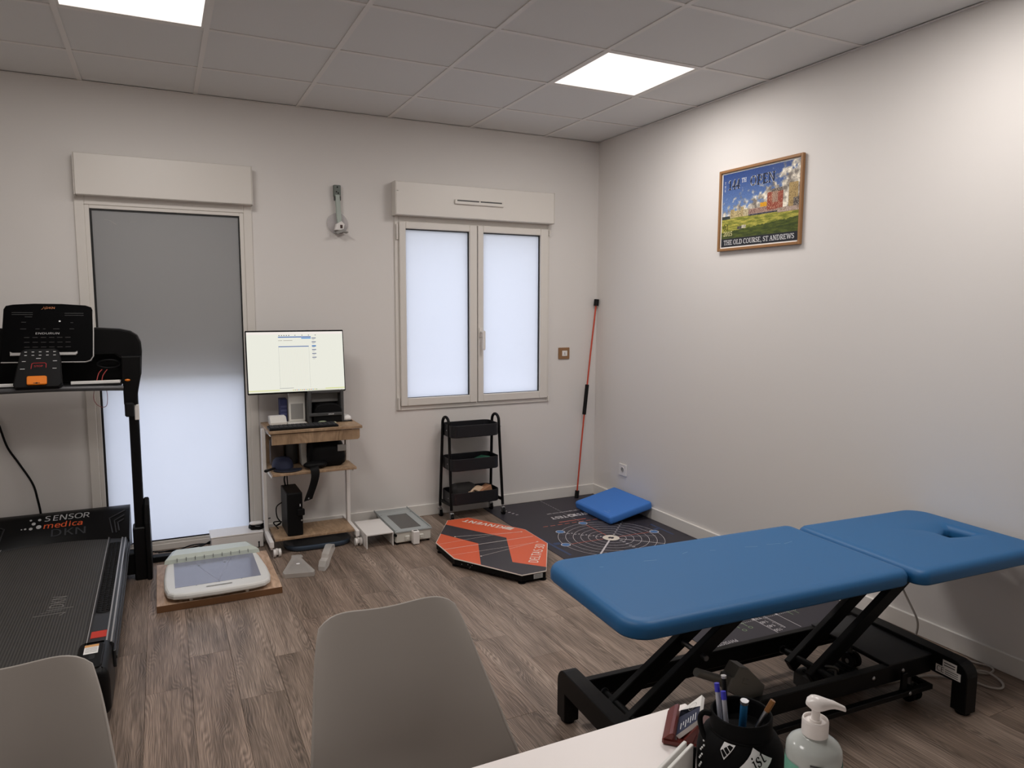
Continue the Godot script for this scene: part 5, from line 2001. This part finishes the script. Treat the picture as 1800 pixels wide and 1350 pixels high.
func table() -> void:
	var t := thing("treatment_table", "blue padded treatment table on a black folding steel base, by the right wall", "treatment table", V(-1.1, 0, 3.03))
	var b := MB.new()
	var prof := [[0.03, 0.541], [0.006, 0.544], [0.0, 0.552], [0.0, 0.576], [0.004, 0.587], [0.011, 0.595], [0.022, 0.5995], [0.04, 0.601]]
	b.loft(uneven(-1.935, -0.762, 2.685, 3.285, 0.085, 0.045), prof, true)
	var m := part("main_cushion", b, M.vinyl, t)
	b = MB.new()
	for s in [[-1.60, 2.84, 0.05, 0.01], [-1.42, 2.83, 0.03, -0.01], [-1.30, 2.84, 0.02, 0.006], [-1.15, 2.86, 0.05, 0.015], [-1.05, 2.87, 0.06, 0.012], [-0.98, 2.89, 0.05, -0.01], [-1.78, 2.83, 0.015, 0.004]]:
		b.line(V(s[0], 0.6014, s[1]), V(s[0] + s[2], 0.6014, s[1] + s[3]), 0.0014)
	part("scuffs", b, M.scuff, m).set_meta("kind", "stuff")
	# head section with a breathing hole: rounded slab as a boolean so that the hole is real
	var hs := headpiece()
	hs.name = "head_cushion"
	t.add_child(hs, true)
	hs.transform = frame_of(t).affine_inverse() * hs.transform
	b = MB.new()
	b.bx(-1.70, -0.80, 0.508, 0.542, 2.81, 2.84, 0.003)
	b.bx(-1.70, -0.80, 0.508, 0.542, 3.12, 3.15, 0.003)
	b.bx(-1.70, -1.67, 0.508, 0.542, 2.84, 3.12, 0.003)
	b.bx(-0.83, -0.80, 0.508, 0.542, 2.84, 3.12, 0.003)
	b.bx(-0.80, -0.35, 0.514, 0.542, 2.85, 2.875, 0.003)
	b.bx(-0.80, -0.35, 0.514, 0.542, 3.085, 3.11, 0.003)
	part("upper_frame", b, M.black, t)
	# end frames: leg, beam and leg in one bent piece
	for e in [[-1.89, -1.83], [-0.488, -0.428]]:
		b = MB.new()
		var o := []
		for k in 6:
			var a := PI - PI / 2 * k / 5.0
			o.append(Vector2(2.725 + 0.05 + 0.05 * cos(a), 0.152 + 0.05 * sin(a)))
		for k in 6:
			var a := PI / 2 - PI / 2 * k / 5.0
			o.append(Vector2(3.325 - 0.05 + 0.05 * cos(a), 0.152 + 0.05 * sin(a)))
		o.append_array([Vector2(3.325, 0.012), Vector2(3.265, 0.012), Vector2(3.265, 0.118), Vector2(2.785, 0.118), Vector2(2.785, 0.012), Vector2(2.725, 0.012)])
		b.extx(o, e[0], e[1], 0.003)
		var ef := part("end_frame", b, M.black, t)
		for z in [2.755, 3.295]:
			b = MB.new()
			b.steps([[0.024, 0.0], [0.026, 0.004], [0.026, 0.011], [0.018, 0.014]], 14, V((e[0] + e[1]) / 2, 0, z))
			part("levelling_foot", b, M.deep, ef)
	for z in [[2.80, 2.83], [3.15, 3.18]]:
		b = MB.new()
		b.bx(-1.832, -0.486, 0.112, 0.182, z[0], z[1], 0.003)
		part("base_rail", b, M.black, t)
	for x in [-0.80, -0.645]:
		b = MB.new()
		b.ball(V(x, 0.150, 3.18), V(0.009, 0.009, 0.006), 8)
		part("bolt", b, M.steel, t)
	b = MB.new()
	b.bx(-0.72, -0.488, 0.182, 0.188, 2.80, 3.18, 0.001)
	part("cover_plate", b, M.plateblack, t)
	# lifting arms, two pairs
	for x in [-1.75, -0.905]:
		for z in [2.90, 3.01]:
			b = MB.new()
			b.bar(V(x - 0.03, 0.092, z), V(x + 0.585, 0.514, z), 0.03, 0.055, 0.003)
			part("lifting_arm", b, M.black, t)
		b = MB.new()
		b.cyl(V(x, 0.125, 2.825), V(x, 0.125, 3.155), 0.014, 12)
		part("pivot_tube", b, M.black, t)
		b = MB.new()
		b.cyl(V(x + 0.55, 0.505, 2.83), V(x + 0.55, 0.505, 3.13), 0.012, 12)
		part("pivot_tube", b, M.black, t)
		b = MB.new()
		b.tube([V(x, 0.125, 2.8305), V(x, 0.125, 2.834)], 0.0165, 14)
		part("collar", b, M.steel, t)
	b = MB.new()
	b.cyl(V(-1.47, 0.30, 2.89), V(-1.47, 0.30, 3.05), 0.010, 12)
	part("cross_pin", b, M.dullsteel, t)
	# grey actuator
	b = MB.new()
	b.cyl(V(-1.545, 0.285, 3.09), V(-1.43, 0.232, 3.09), 0.015, 14)
	b.cyl(V(-1.435, 0.234, 3.09), V(-1.417, 0.226, 3.09), 0.019, 14)
	var ac := part("actuator_rod", b, M.actgrey, t)
	b = MB.new()
	b.xf = Transform3D(Basis(V(0, 0, 1), -0.43), V(-1.425, 0.23, 3.09)).scaled_local(Vector3.ONE * 0.9)
	b.ext([Vector2(0.0, -0.028), Vector2(0.17, -0.05), Vector2(0.19, -0.03), Vector2(0.18, 0.035), Vector2(0.06, 0.08), Vector2(0.02, 0.075), Vector2(0.012, 0.03), Vector2(0.0, 0.024)], -0.035, 0.035, 0.005)
	part("actuator_body", b, M.actgrey, ac)
	b = MB.new()
	b.xf = Transform3D(Basis(V(0, 0, 1), -0.43), V(-1.425, 0.23, 3.09)).scaled_local(Vector3.ONE * 0.9)
	b.bx(0.055, 0.085, 0.02, 0.04, 0.034, 0.038, 0.002)
	part("actuator_catch", b, M.actgrey, ac)
	# tread bar and wheels
	for z in [2.78, 3.212]:
		b = MB.new()
		b.bx(-1.80, -0.53, 0.072, 0.092, z - 0.012, z + 0.012, 0.002)
		part("tread_bar", b, M.black, t)
		for x in [-1.50, -0.80, -0.665]:
			if x == -0.80 and z > 3:
				continue
			b = MB.new()
			b.bx(x - 0.014, x + 0.014, 0.078, 0.155, z - 0.006 - (0.010 if z > 3 else -0.010), z + 0.006 - (0.010 if z > 3 else -0.010), 0.002)
			part("hanger", b, M.black, t)
	b = MB.new()
	b.bx(-0.552, -0.53, 0.072, 0.092, 2.792, 3.20, 0.002)
	part("tread_link", b, M.black, t)
	b = MB.new()
	b.ball(V(-0.655, 0.082, 3.224), V(0.008, 0.008, 0.004), 8)
	part("bolt", b, M.steel, t)
	for p in [[-1.76, 3.12], [-1.76, 2.86], [-0.56, 3.14], [-0.56, 2.86]]:
		b = MB.new()
		b.cyl(V(p[0], 0.06, p[1]), V(p[0], 0.115, p[1]), 0.014, 10)
		b.bx(p[0] - 0.02, p[0] + 0.02, 0.052, 0.062, p[1] - 0.018, p[1] + 0.018, 0.003)
		var k := part("caster", b, M.dullsteel, t)
		for s in [-1.0, 1.0]:
			b = MB.new()
			b.cyl(V(p[0] + s * 0.008, 0.032, p[1] + 0.015), V(p[0] + s * 0.024, 0.032, p[1] + 0.015), 0.032, 16)
			part("wheel", b, M.deep, k)
		b = MB.new()
		b.cyl(V(p[0] - 0.026, 0.032, p[1] + 0.015), V(p[0] + 0.026, 0.032, p[1] + 0.015), 0.010, 10)
		part("hub", b, M.grey, k)
	# stickers on the right end frame
	var xo := Transform3D(Basis(V(0, 0, -1), V(0, 1, 0), V(1, 0, 0)), V(0, 0, 0))
	var yo := Transform3D(Basis(V(0, 0, 1), V(0, 1, 0), V(-1, 0, 0)), V(-0.4885, 0, 0))
	b = MB.new()
	b.xf = yo
	b.bx(3.20, 3.30, 0.128, 0.158, 0.0, 0.0008)
	b.bx(3.227, 3.283, 0.158, 0.186, 0.0, 0.0008)
	var st := part("ce_sticker", b, M.paper, t)
	text("lettering", "CE", 0.02, M.darkgrey, st, frame(V(0, 0, 1), V(0, 1, 0), V(-0.4893, 0.143, 3.219)), "Droid Sans", 1.0)
	b = MB.new()
	b.xf = yo
	for k in 3:
		b.bx(3.239, 3.29, 0.133 + k * 0.008, 0.1355 + k * 0.008, 0.0008, 0.001)
	for k in 2:
		b.bx(3.233, 3.277, 0.164 + k * 0.010, 0.168 + k * 0.010, 0.0008, 0.001)
	part("printed_text", b, M.darkgrey, st).set_meta("kind", "stuff")
	# the table stands a little askew to the wall
	t.rotation.y = -0.049
	# cables
	b = MB.new()
	b.tube(MB.smooth([V(-0.34, 0.50, 2.84), V(-0.24, 0.36, 2.85), V(-0.205, 0.265, 2.88), V(-0.20, 0.208, 2.915), V(-0.20, 0.167, 2.942), V(-0.20, 0.129, 2.951), V(-0.205, 0.072, 2.944), V(-0.20, 0.02, 2.92), V(-0.16, 0.006, 2.89), V(-0.09, 0.006, 2.90), V(-0.055, 0.006, 2.94), V(-0.064, 0.006, 3.018), V(-0.066, 0.006, 3.071), V(-0.044, 0.006, 3.129), V(-0.027, 0.006, 3.165), V(-0.043, 0.006, 3.191), V(-0.085, 0.006, 3.199), V(-0.116, 0.006, 3.185), V(-0.132, 0.010, 3.168), V(-0.115, 0.012, 3.175), V(-0.101, 0.014, 3.205), V(-0.112, 0.008, 3.257), V(-0.141, 0.006, 3.286), V(-0.177, 0.006, 3.292), V(-0.205, 0.006, 3.263), V(-0.23, 0.006, 3.20), V(-0.34, 0.006, 3.10), V(-0.50, 0.006, 3.07), V(-0.60, 0.006, 3.05)], 8), 0.0045, 8)
	solo("table_cable", b, M.cable, "pale grey cable drooping from the blue table and looping on the floor", "cable", V(-0.2, 0.0015, 3.1))
	t = thing("control_box", "grey box with tangled cables under the right end of the blue table", "control box", V(-0.80, 0, 2.98))
	b = MB.new()
	b.bx(-0.90, -0.66, 0.006, 0.07, 2.90, 3.06, 0.008)
	part("case", b, M.darkgrey, t)
	b = MB.new()
	for k in 8:
		b.bx(-0.88 + k * 0.026, -0.865 + k * 0.026, 0.07, 0.074, 2.93, 3.03, 0.001)
	part("vent_ribs", b, M.deep, t).set_meta("kind", "stuff")
	b = MB.new()
	for p in [[-0.88, 2.92], [-0.68, 2.92], [-0.88, 3.04], [-0.68, 3.04]]:
		b.cyl(V(p[0], 0.0, p[1]), V(p[0], 0.008, p[1]), 0.01, 8)
	part("rubber_feet", b, M.rubber, t).set_meta("kind", "stuff")
	b = MB.new()
	b.tube(MB.smooth([V(-0.86, 0.072, 2.95), V(-0.90, 0.12, 2.98), V(-0.86, 0.14, 3.05), V(-0.80, 0.10, 3.03), V(-0.83, 0.085, 2.96), V(-0.89, 0.10, 2.99), V(-0.85, 0.125, 3.06), V(-0.92, 0.06, 3.08), V(-0.96, 0.012, 3.02)], 8), 0.005, 6)
	part("cable", b, M.actgrey, t)


func uneven(x0: float, x1: float, z0: float, z1: float, rl: float, rr: float) -> Array:
	# rounded rectangle with its own corner radius at either end
	var o := []
	var cs := [[x1 - rr, z1 - rr, rr], [x0 + rl, z1 - rl, rl], [x0 + rl, z0 + rl, rl], [x1 - rr, z0 + rr, rr]]
	for i in 4:
		for j in 10:
			var an := PI / 2 * (i + j / 9.0)
			o.append(Vector2(cs[i][0] + cos(an) * cs[i][2], cs[i][1] + sin(an) * cs[i][2]))
	return o


func headpiece() -> MeshInstance3D:
	# the rounded pad with a dip round an oval opening, as a polar sheet from the opening outwards
	var outer := uneven(-0.7545, -0.03, 2.715, 3.315, 0.045, 0.085)
	var hc := Vector2(-0.185, 3.03)
	var b := MB.new()
	var k := outer.size()
	var prof := [[0.03, 0.541], [0.006, 0.544], [0.0, 0.552], [0.0, 0.576], [0.004, 0.587], [0.011, 0.595], [0.022, 0.5995], [0.04, 0.601]]
	var rows := []
	var mid := Vector2(-0.392, 3.015)
	for l in prof:
		var row := []
		for q: Vector2 in outer:
			var d := q - mid
			var s := Vector2((0.3625 - l[0]) / 0.3625, (0.30 - l[0]) / 0.30)
			var p := mid + d * s
			row.append(V(p.x, l[1], p.y))
		rows.append(row)
	var edge: Array = rows[-1]
	for step in [[0.30, 0.601], [0.6, 0.601], [0.74, 0.6], [0.86, 0.596], [0.95, 0.587], [1.0, 0.578], [1.0, 0.56], [1.0, 0.542]]:
		var row := []
		for i in k:
			var e: Vector3 = edge[i]
			var a := atan2(e.z - hc.y, e.x - hc.x)
			var h := hc + Vector2(cos(a) * 0.058, sin(a) * 0.05)
			row.append(V(lerpf(e.x, h.x, step[0]), step[1], lerpf(e.z, h.y, step[0])))
		rows.append(row)
	for i in k:
		pass
	rows.append(rows[0].duplicate())
	b.grid(rows, true, false, [], 0)
	var o := MeshInstance3D.new()
	o.mesh = b.mesh()
	o.mesh.surface_set_material(0, M.vinyl)
	return o


func chairs() -> void:
	var t := thing("shell_chair", "grey moulded shell chair in the middle, in front of the white desk", "chair", V(-2.70, 0, 3.60), "grey shell chairs")
	# centre line of the shell, from seat front to top of back: z, y, half width, side curl
	var line := [[0.235, 0.415, 0.19, 0.0], [0.21, 0.437, 0.205, 0.004], [0.12, 0.440, 0.222, 0.02], [0.02, 0.432, 0.23, 0.035], [-0.07, 0.436, 0.232, 0.07], [-0.125, 0.462, 0.23, 0.105], [-0.155, 0.52, 0.224, 0.115], [-0.18, 0.60, 0.207, 0.09], [-0.212, 0.69, 0.19, 0.06], [-0.248, 0.775, 0.174, 0.04], [-0.275, 0.838, 0.158, 0.028]]
	var cv := []
	for l in line:
		cv.append(V(l[0], l[1], 0))
	var c2 := []
	for l in line:
		c2.append(V(l[2], l[3], 0))
	cv = MB.smooth(cv, 4)
	c2 = MB.smooth(c2, 4)
	var rows_a := []
	var rows_b := []
	var n := cv.size()
	var org := V(-2.70, 0, 3.60)
	for i in n:
		var a: Vector3 = cv[maxi(i - 1, 0)]
		var c: Vector3 = cv[mini(i + 1, n - 1)]
		var tan := (c - a).normalized()
		var nn := V(0, -tan.x, tan.y)   # towards the sitter, as (x, y, z)
		nn = V(0, -tan.x, 0) + V(0, 0, tan.y)
		var p: Vector3 = cv[i]
		var ra := []
		var rb := []
		for j in 25:
			var u := j / 12.0 - 1.0
			var top := clampf((i - (n - 13)) / 12.0, 0.0, 1.0)
			var hw: float = c2[i].x
			# round the upper corners and let the middle of the rim dip
			var back := pow(absf(u), 5.0) * 0.045 * top
			var rise := 0.016 * top * (pow(absf(u), 2.0) * 1.5 - 0.4) - back
			var lift: float = c2[i].y * pow(absf(u), 2.2)
			var q := org + V(u * hw, p.y + rise * 1.0, p.x) + nn * lift
			ra.append(q)
			rb.append(q - nn * 0.006)
		rows_a.append(ra)
		rows_b.append(rb)
	var b := MB.new()
	b.grid(rows_a, false, false, [], 0)
	b.grid(rows_b, false, false, [], 0)
	var rim := []
	for j in 25:
		rim.append((rows_a[n - 1][j] + rows_b[n - 1][j]) / 2)
	for i in range(n - 2, -1, -1):
		rim.append((rows_a[i][24] + rows_b[i][24]) / 2)
	for j in range(23, -1, -1):
		rim.append((rows_a[0][j] + rows_b[0][j]) / 2)
	for i in range(1, n - 1):
		rim.append((rows_a[i][0] + rows_b[i][0]) / 2)
	b.tube(rim, 0.0034, 6, true)
	part("shell", b, M.chair, t)
	b = MB.new()
	b.loft(MB.rrect(-2.70, 3.63, 0.30, 0.30, 0.05, 5), [[0.02, 0.405], [0.0, 0.410], [0.0, 0.424]])
	part("seat_plate", b, M.darkgrey, t)
	for s in [[-1, -1], [1, -1], [-1, 1], [1, 1]]:
		b = MB.new()
		b.tube([V(-2.70 + s[0] * 0.12, 0.41, 3.63 + s[1] * 0.11), V(-2.70 + s[0] * 0.21, 0.0, 3.63 + s[1] * 0.20)], 0.013, 10)
		part("leg", b, M.beech, t)
	var r: Node3D = t.duplicate()
	r.name = numbered("shell_chair")
	add_child(r)
	r.position = V(-3.452, 0, 3.56)
	tag(r, "grey moulded shell chair at lower left, in front of the rear end of the treadmill", "chair", "grey shell chairs")


func desk() -> void:
	var t := thing("desk", "white desk top in the foreground under the card holder and pump bottle", "desk", V(-3.03, 0, 4.22))
	var b := MB.new()
	b.bx(-3.83, -2.232, 0.715, 0.74, 3.82, 4.58, 0.0015)
	part("top", b, M.desk, t)
	for x in [-3.80, -2.285]:
		b = MB.new()
		b.bx(x, x + 0.025, 0.0, 0.715, 3.90, 4.54, 0.001)
		part("side_panel", b, M.desk, t)
	b = MB.new()
	b.bx(-3.775, -2.285, 0.35, 0.715, 4.30, 4.318, 0.001)
	part("back_panel", b, M.desk, t)
	# card holder turned away from the viewer
	var hx := Transform3D(Basis(V(-0.70, 0, 0.714), V(0, 1, 0), V(-0.714, 0, -0.70)).orthonormalized(), V(-2.307, 0.74, 3.89))
	t = thing("card_holder", "dark red wooden card holder at the right end of the white desk", "card holder", V(-2.307, 0.74, 3.89))
	b = MB.new()
	b.xf = hx
	b.bx(-0.052, 0.052, 0.0, 0.012, -0.056, 0.024, 0.003)
	part("base", b, M.mahogany, t)
	b = MB.new()
	b.xf = hx
	b.extx([Vector2(0.022, 0.012), Vector2(0.005, 0.012), Vector2(0.002, 0.022), Vector2(0.005, 0.025), Vector2(0.011, 0.022)], -0.052, 0.052, 0.001)
	part("front_lip", b, M.mahogany, t)
	b = MB.new()
	b.xf = hx
	b.extx([Vector2(-0.012, 0.0115), Vector2(-0.030, 0.0115), Vector2(-0.042, 0.042), Vector2(-0.036, 0.044)], -0.050, 0.050, 0.001)
	part("back_rest", b, M.mahogany, t)
	b = MB.new()
	var cx := hx * Transform3D(Basis(V(1, 0, 0), -0.78), V(0, 0.0165, 0.0))
	b.xf = cx
	b.bx(-0.043, 0.043, 0.0, 0.055, -0.008, 0.0, 0.0004)
	t = thing("business_cards", "stack of white and navy business cards leaning in the dark red holder", "business cards", V(-2.307, 0.752, 3.89))
	part("card_stack", b, M.paper, t)
	b = MB.new()
	b.xf = cx
	b.face([V(-0.043, 0.0002, 0.0003), V(0.043, 0.0002, 0.0003), V(0.043, 0.055, 0.0003), V(-0.002, 0.055, 0.0003), V(-0.018, 0.0002, 0.0003)])
	var nv := part("navy_panel", b, M.navy, t)
	b = MB.new()
	b.xf = cx
	for k in 7:
		b.bx(0.012, 0.012 + [0.024, 0.02, 0.022, 0.016, 0.024, 0.012, 0.02][k], 0.045 - k * 0.006, 0.0465 - k * 0.006, 0.0003, 0.0006)
	part("printed_lines", b, M.print, nv).set_meta("kind", "stuff")
	b = MB.new()
	b.xf = cx * Transform3D(Basis(V(1, 0, 0), PI / 2), V(-0.022, 0.034, 0.0004))
	b.ring(Vector3.ZERO, 0.0095, 0.0103, 24)
	part("printed_circle", b, M.grey, t)
	# two white tablets in a black stand, edge on
	var fx := Transform3D(Basis(V(-0.91, 0, 0.415), V(0, 1, 0), V(-0.415, 0, -0.91)).orthonormalized(), V(-2.378, 0.74, 3.999))
	t = thing("sign_stand", "two white panels standing edge-on in a black stand at the bottom edge of the photo", "sign stand", V(-2.40, 0.74, 4.01))
	b = MB.new()
	b.xf = fx
	b.bx(-0.002, 0.05, 0.0, 0.006, -0.016, 0.045, 0.002)
	b.bx(-0.002, 0.003, 0.006, 0.058, -0.016, -0.001, 0.001)
	part("stand", b, M.deep, t)
	for k in 2:
		b = MB.new()
		b.xf = fx
		b.bx(0.003, 0.14, 0.006, 0.064, -0.013 + k * 0.012, -0.007 + k * 0.012, 0.001)
		part("panel", b, M.paper, t)
	pen_bag()
	# pump bottle
	var c := V(-2.277, 0.74, 4.168)
	t = thing("pump_bottle", "clear pump bottle with a pale green label and white pump, on the desk's right corner", "pump bottle", c)
	b = MB.new()
	b.lathe([[0.0, 0.0], [0.036, 0.0], [0.0395, 0.004], [0.04, 0.02], [0.04, 0.095], [0.0405, 0.117], [0.0395, 0.125], [0.036, 0.131], [0.029, 0.136], [0.0195, 0.1405], [0.0165, 0.143], [0.016, 0.146], [0.0, 0.146]], 40, c)
	var bo := part("bottle", b, M.gel, t)
	b = MB.new()
	var rows := []
	var toc := (V(CX.x, 0, CX.z) - V(c.x, 0, c.z)).normalized()
	var ac := atan2(toc.z, toc.x)
	for span in [[0.28, -1.9], [1.7, 0.5]]:
		rows = []
		b = MB.new()
		for i in 3:
			var row := []
			for j in 24:
				var a: float = ac + lerpf(span[0], span[1], j / 23.0)
				var rr: float = [0.0408, 0.0406, 0.0411][i]
				row.append(c + V(cos(a) * rr, [0.012, 0.05, 0.107][i], sin(a) * rr))
			rows.append(row)
		b.grid(rows, false, false, [], 0)
		part("label", b, M.mint, bo)
	var side := V(toc.z, 0, -toc.x)
	text("lettering", "W'IN", 0.009, M.print, bo, frame(side, V(0, 1, 0), c + (toc * 0.86 + side * 0.5).normalized() * 0.0425 + V(0, 0.095, 0)), "Droid Sans", 0.9, 0.0, true)
	b = MB.new()
	b.xf = frame(side, V(0, 1, 0), c + toc * 0.0412)
	for k in 3:
		b.bx(-0.004, 0.018 - 0.006 * k, 0.1145 - k * 0.004, 0.1165 - k * 0.004, -0.001, 0.0004)
	part("printed_code", b, M.darkgrey, bo).set_meta("kind", "stuff")
	b = MB.new()
	b.steps([[0.0175, 0.1435], [0.0192, 0.145], [0.0192, 0.166], [0.0182, 0.169], [0.0165, 0.169], [0.0162, 0.165], [0.009, 0.164], [0.0085, 0.168]], 32, c)
	part("collar", b, M.pump, t)
	b = MB.new()
	b.lathe([[0.0062, 0.164], [0.0062, 0.183], [0.0075, 0.187]], 20, c)
	# head with its drawn-out spout, pointing right
	var sp := V(0.94, 0, 0.34).normalized()
	rows = []
	for k in 11:
		var u := k / 10.0
		var at := c + sp * lerpf(-0.0155, 0.046, u) + V(0, 0.194 - 0.010 * u * u - (0.003 * maxf(u - 0.7, 0.0) / 0.3), 0)
		var w := [0.003, 0.0115, 0.0155, 0.0155, 0.0135, 0.011, 0.009, 0.0075, 0.0065, 0.0055, 0.0045][k] as float
		var h := [0.003, 0.0085, 0.0105, 0.0105, 0.0095, 0.008, 0.0068, 0.006, 0.0052, 0.0046, 0.0042][k] as float
		var cr := V(-sp.z, 0, sp.x)
		var row := []
		for j in 14:
			var a := TAU * j / 14
			row.append(at + cr * cos(a) * w + V(0, sin(a) * h, 0))
		rows.append(row)
	b.grid(rows, true, false, [], 0)
	b.face(rows[-1])
	b.face(rows[0])
	part("pump_head", b, M.pump, t)


func pen_bag() -> void:
	var c := V(-2.3084, 0.74, 4.0485)
	var t := thing("pen_bag", "black pen holder shaped like a small golf bag, between the card holder and pump bottle", "pen holder", c)
	var b := MB.new()
	b.lathe([[0.0, 0.0], [0.066, 0.0], [0.0695, 0.012], [0.070, 0.03], [0.070, 0.055], [0.067, 0.072], [0.060, 0.086], [0.052, 0.094], [0.049, 0.096]], 40, c)
	var body := part("body", b, M.fabric, t)
	b = MB.new()
	b.lathe([[0.0475, 0.090], [0.0485, 0.094], [0.0500, 0.098], [0.0490, 0.110], [0.0495, 0.122], [0.0480, 0.125], [0.0455, 0.124], [0.0445, 0.118], [0.0445, 0.03], [0.0, 0.028]], 40, c)
	var col := part("collar", b, M.fabric, t)
	b = MB.new()
	var pipe := []
	for k in 32:
		pipe.append(c + V(0.0495 * cos(TAU * k / 32), 0.096, 0.0495 * sin(TAU * k / 32)))
	b.tube(pipe, 0.0022, 6, true)
	part("piping", b, M.fabric, col)
	# directions on the bag: angle 0 faces the viewer, positive turns to the right
	var toc := (V(CX.x, 0, CX.z) - V(c.x, 0, c.z)).normalized()
	var sd := V(toc.z, 0, -toc.x)
	var on := func(s: float, y: float, lift: float) -> Vector3:
		var a := s
		var r := 0.070
		var pr := [[0.070, 0.055], [0.067, 0.072], [0.060, 0.086], [0.052, 0.094], [0.0495, 0.097], [0.0495, 0.125]]
		for i in 5:
			if y >= pr[i][1]:
				r = remap(y, pr[i][1], pr[i + 1][1], pr[i][0], pr[i + 1][0])
		r += lift
		return c + (toc * cos(a) + sd * sin(a)) * r + V(0, y, 0)
	var patch := func(q: Array, lift: float) -> MB:
		var m := MB.new()
		var rows := []
		for i in 7:
			var row := []
			for j in 7:
				var u := i / 6.0
				var w := j / 6.0
				var p: Vector2 = (q[0] as Vector2).lerp(q[1], u).lerp((q[3] as Vector2).lerp(q[2], u), w)
				row.append(on.call(p.x, p.y, lift))
			rows.append(row)
		m.grid(rows, false, false, [], 0)
		return m
	# trapezoid badge with dark panes
	var bd := part("badge", patch.call([Vector2(-0.36, 0.0736), Vector2(-0.129, 0.0945), Vector2(-0.474, 0.0945), Vector2(-0.502, 0.0844)], 0.0012), M.print, body)
	for q in [[Vector2(-0.365, 0.0765), Vector2(-0.31, 0.081), Vector2(-0.43, 0.0868), Vector2(-0.48, 0.0845)], [Vector2(-0.30, 0.082), Vector2(-0.25, 0.0862), Vector2(-0.365, 0.0905), Vector2(-0.42, 0.0878)], [Vector2(-0.24, 0.087), Vector2(-0.185, 0.0922), Vector2(-0.29, 0.0935), Vector2(-0.35, 0.0912)]]:
		part("badge_pane", patch.call(q, 0.0020), M.fabric, bd)
	# slanted white tag with the end of a written name
	var tg := part("name_tag", patch.call([Vector2(-0.175, 0.0564), Vector2(0.376, 0.0945), Vector2(0.846, 0.0792), Vector2(0.321, 0.0511)], 0.0012), M.print, body)
	var p0: Vector3 = on.call(0.232, 0.070, 0.0)
	var p1: Vector3 = on.call(0.66, 0.0872, 0.0)
	var a0 := 0.44
	var dir := (p1 - p0).normalized()
	var nrm := (toc * cos(a0) + sd * sin(a0) + V(0, 0.45, 0)).normalized()
	nrm = (nrm - dir * nrm.dot(dir)).normalized()
	var ctr: Vector3 = on.call(0.44, 0.0795, 0.0) + nrm * 0.0035
	text("lettering", "ist", 0.017, M.deep, tg, frame(dir, nrm.cross(dir), ctr), "Droid Serif", 0.95, 0.28)
	b = MB.new()
	for k in 12:
		var s := -1.05 + 0.05 * sin(k * 2.1)
		b.ball(on.call(s, 0.026 + k * 0.0048, 0.0), V(0.0022, 0.0018, 0.0022), 6)
	part("white_stitching", b, M.print, body).set_meta("kind", "stuff")
	# carrying strap on the left
	b = MB.new()
	var l0 := c - sd * 0.047 + toc * 0.012
	b.tube(MB.smooth([l0 + V(0, 0.118, 0), l0 - sd * 0.012 + V(0, 0.118, 0), l0 - sd * 0.018 + V(0, 0.106, 0), l0 - sd * 0.012 + V(0, 0.086, 0) + toc * 0.01, l0 - sd * 0.002 + V(0, 0.076, 0) + toc * 0.018], 6), 0.0045, 8)
	part("strap", b, M.fabric, t)
	# pens
	var pen := func(called: String, label: String, base: Vector3, tip: Vector3, r: float, barrel: Material, capm: Material, capf: float, clip: bool):
		var o := thing(called, label, "pen", base)
		var d := (tip - base)
		var m := MB.new()
		m.tube([base, base + d * (1.0 - capf)], r * 0.9, 10)
		part("barrel", m, barrel, o)
		m = MB.new()
		m.tube([base + d * (1.0 - capf), base + d * 0.985, tip], r, 10)
		part("cap", m, capm, o)
		if clip:
			m = MB.new()
			var side2 := d.cross(V(0, 0, 1)).normalized() * r * 1.4
			m.tube([base + d * 0.97 + side2, base + d * (1.0 - capf * 0.9) + side2], 0.0012, 6)
			part("clip", m, capm, o)
	var by := 0.03
	pen.call("ballpoint_pen", "clear ballpoint pen with blue end, leftmost in the golf bag pen holder", c - sd * 0.022 + V(0, by, 0) + toc * 0.02, c - sd * 0.041 - toc * 0.006 + V(0, 0.163, 0), 0.0045, M.clearpen, M.penblue, 0.10, false)
	pen.call("ballpoint_pen", "clear ballpoint pen with blue end, just right of the leftmost pen", c - sd * 0.012 + V(0, by, 0) + toc * 0.03, c - sd * 0.030 + toc * 0.004 + V(0, 0.156, 0), 0.0045, M.clearpen, M.penblue, 0.10, false)
	pen.call("pen", "tall black pen with silver end in the golf bag holder", c - sd * 0.018 + V(0, by, 0) - toc * 0.015, c - sd * 0.031 - toc * 0.026 + V(0, 0.168, 0), 0.0048, M.black, M.steel, 0.03, false)
	pen.call("pen", "blue pen with silver end and clip, middle of the golf bag holder", c + V(0, by, 0) - toc * 0.01, c + sd * 0.004 + toc * 0.004 + V(0, 0.146, 0), 0.0068, M.penteal, M.steel, 0.05, true)
	pen.call("pen", "bronze-coloured pen leaning right in the golf bag pen holder", c - sd * 0.01 + V(0, by, 0) + toc * 0.012, c + sd * 0.048 - toc * 0.004 + V(0, 0.150, 0), 0.0045, M.steel, M.bronze2, 0.16, true)
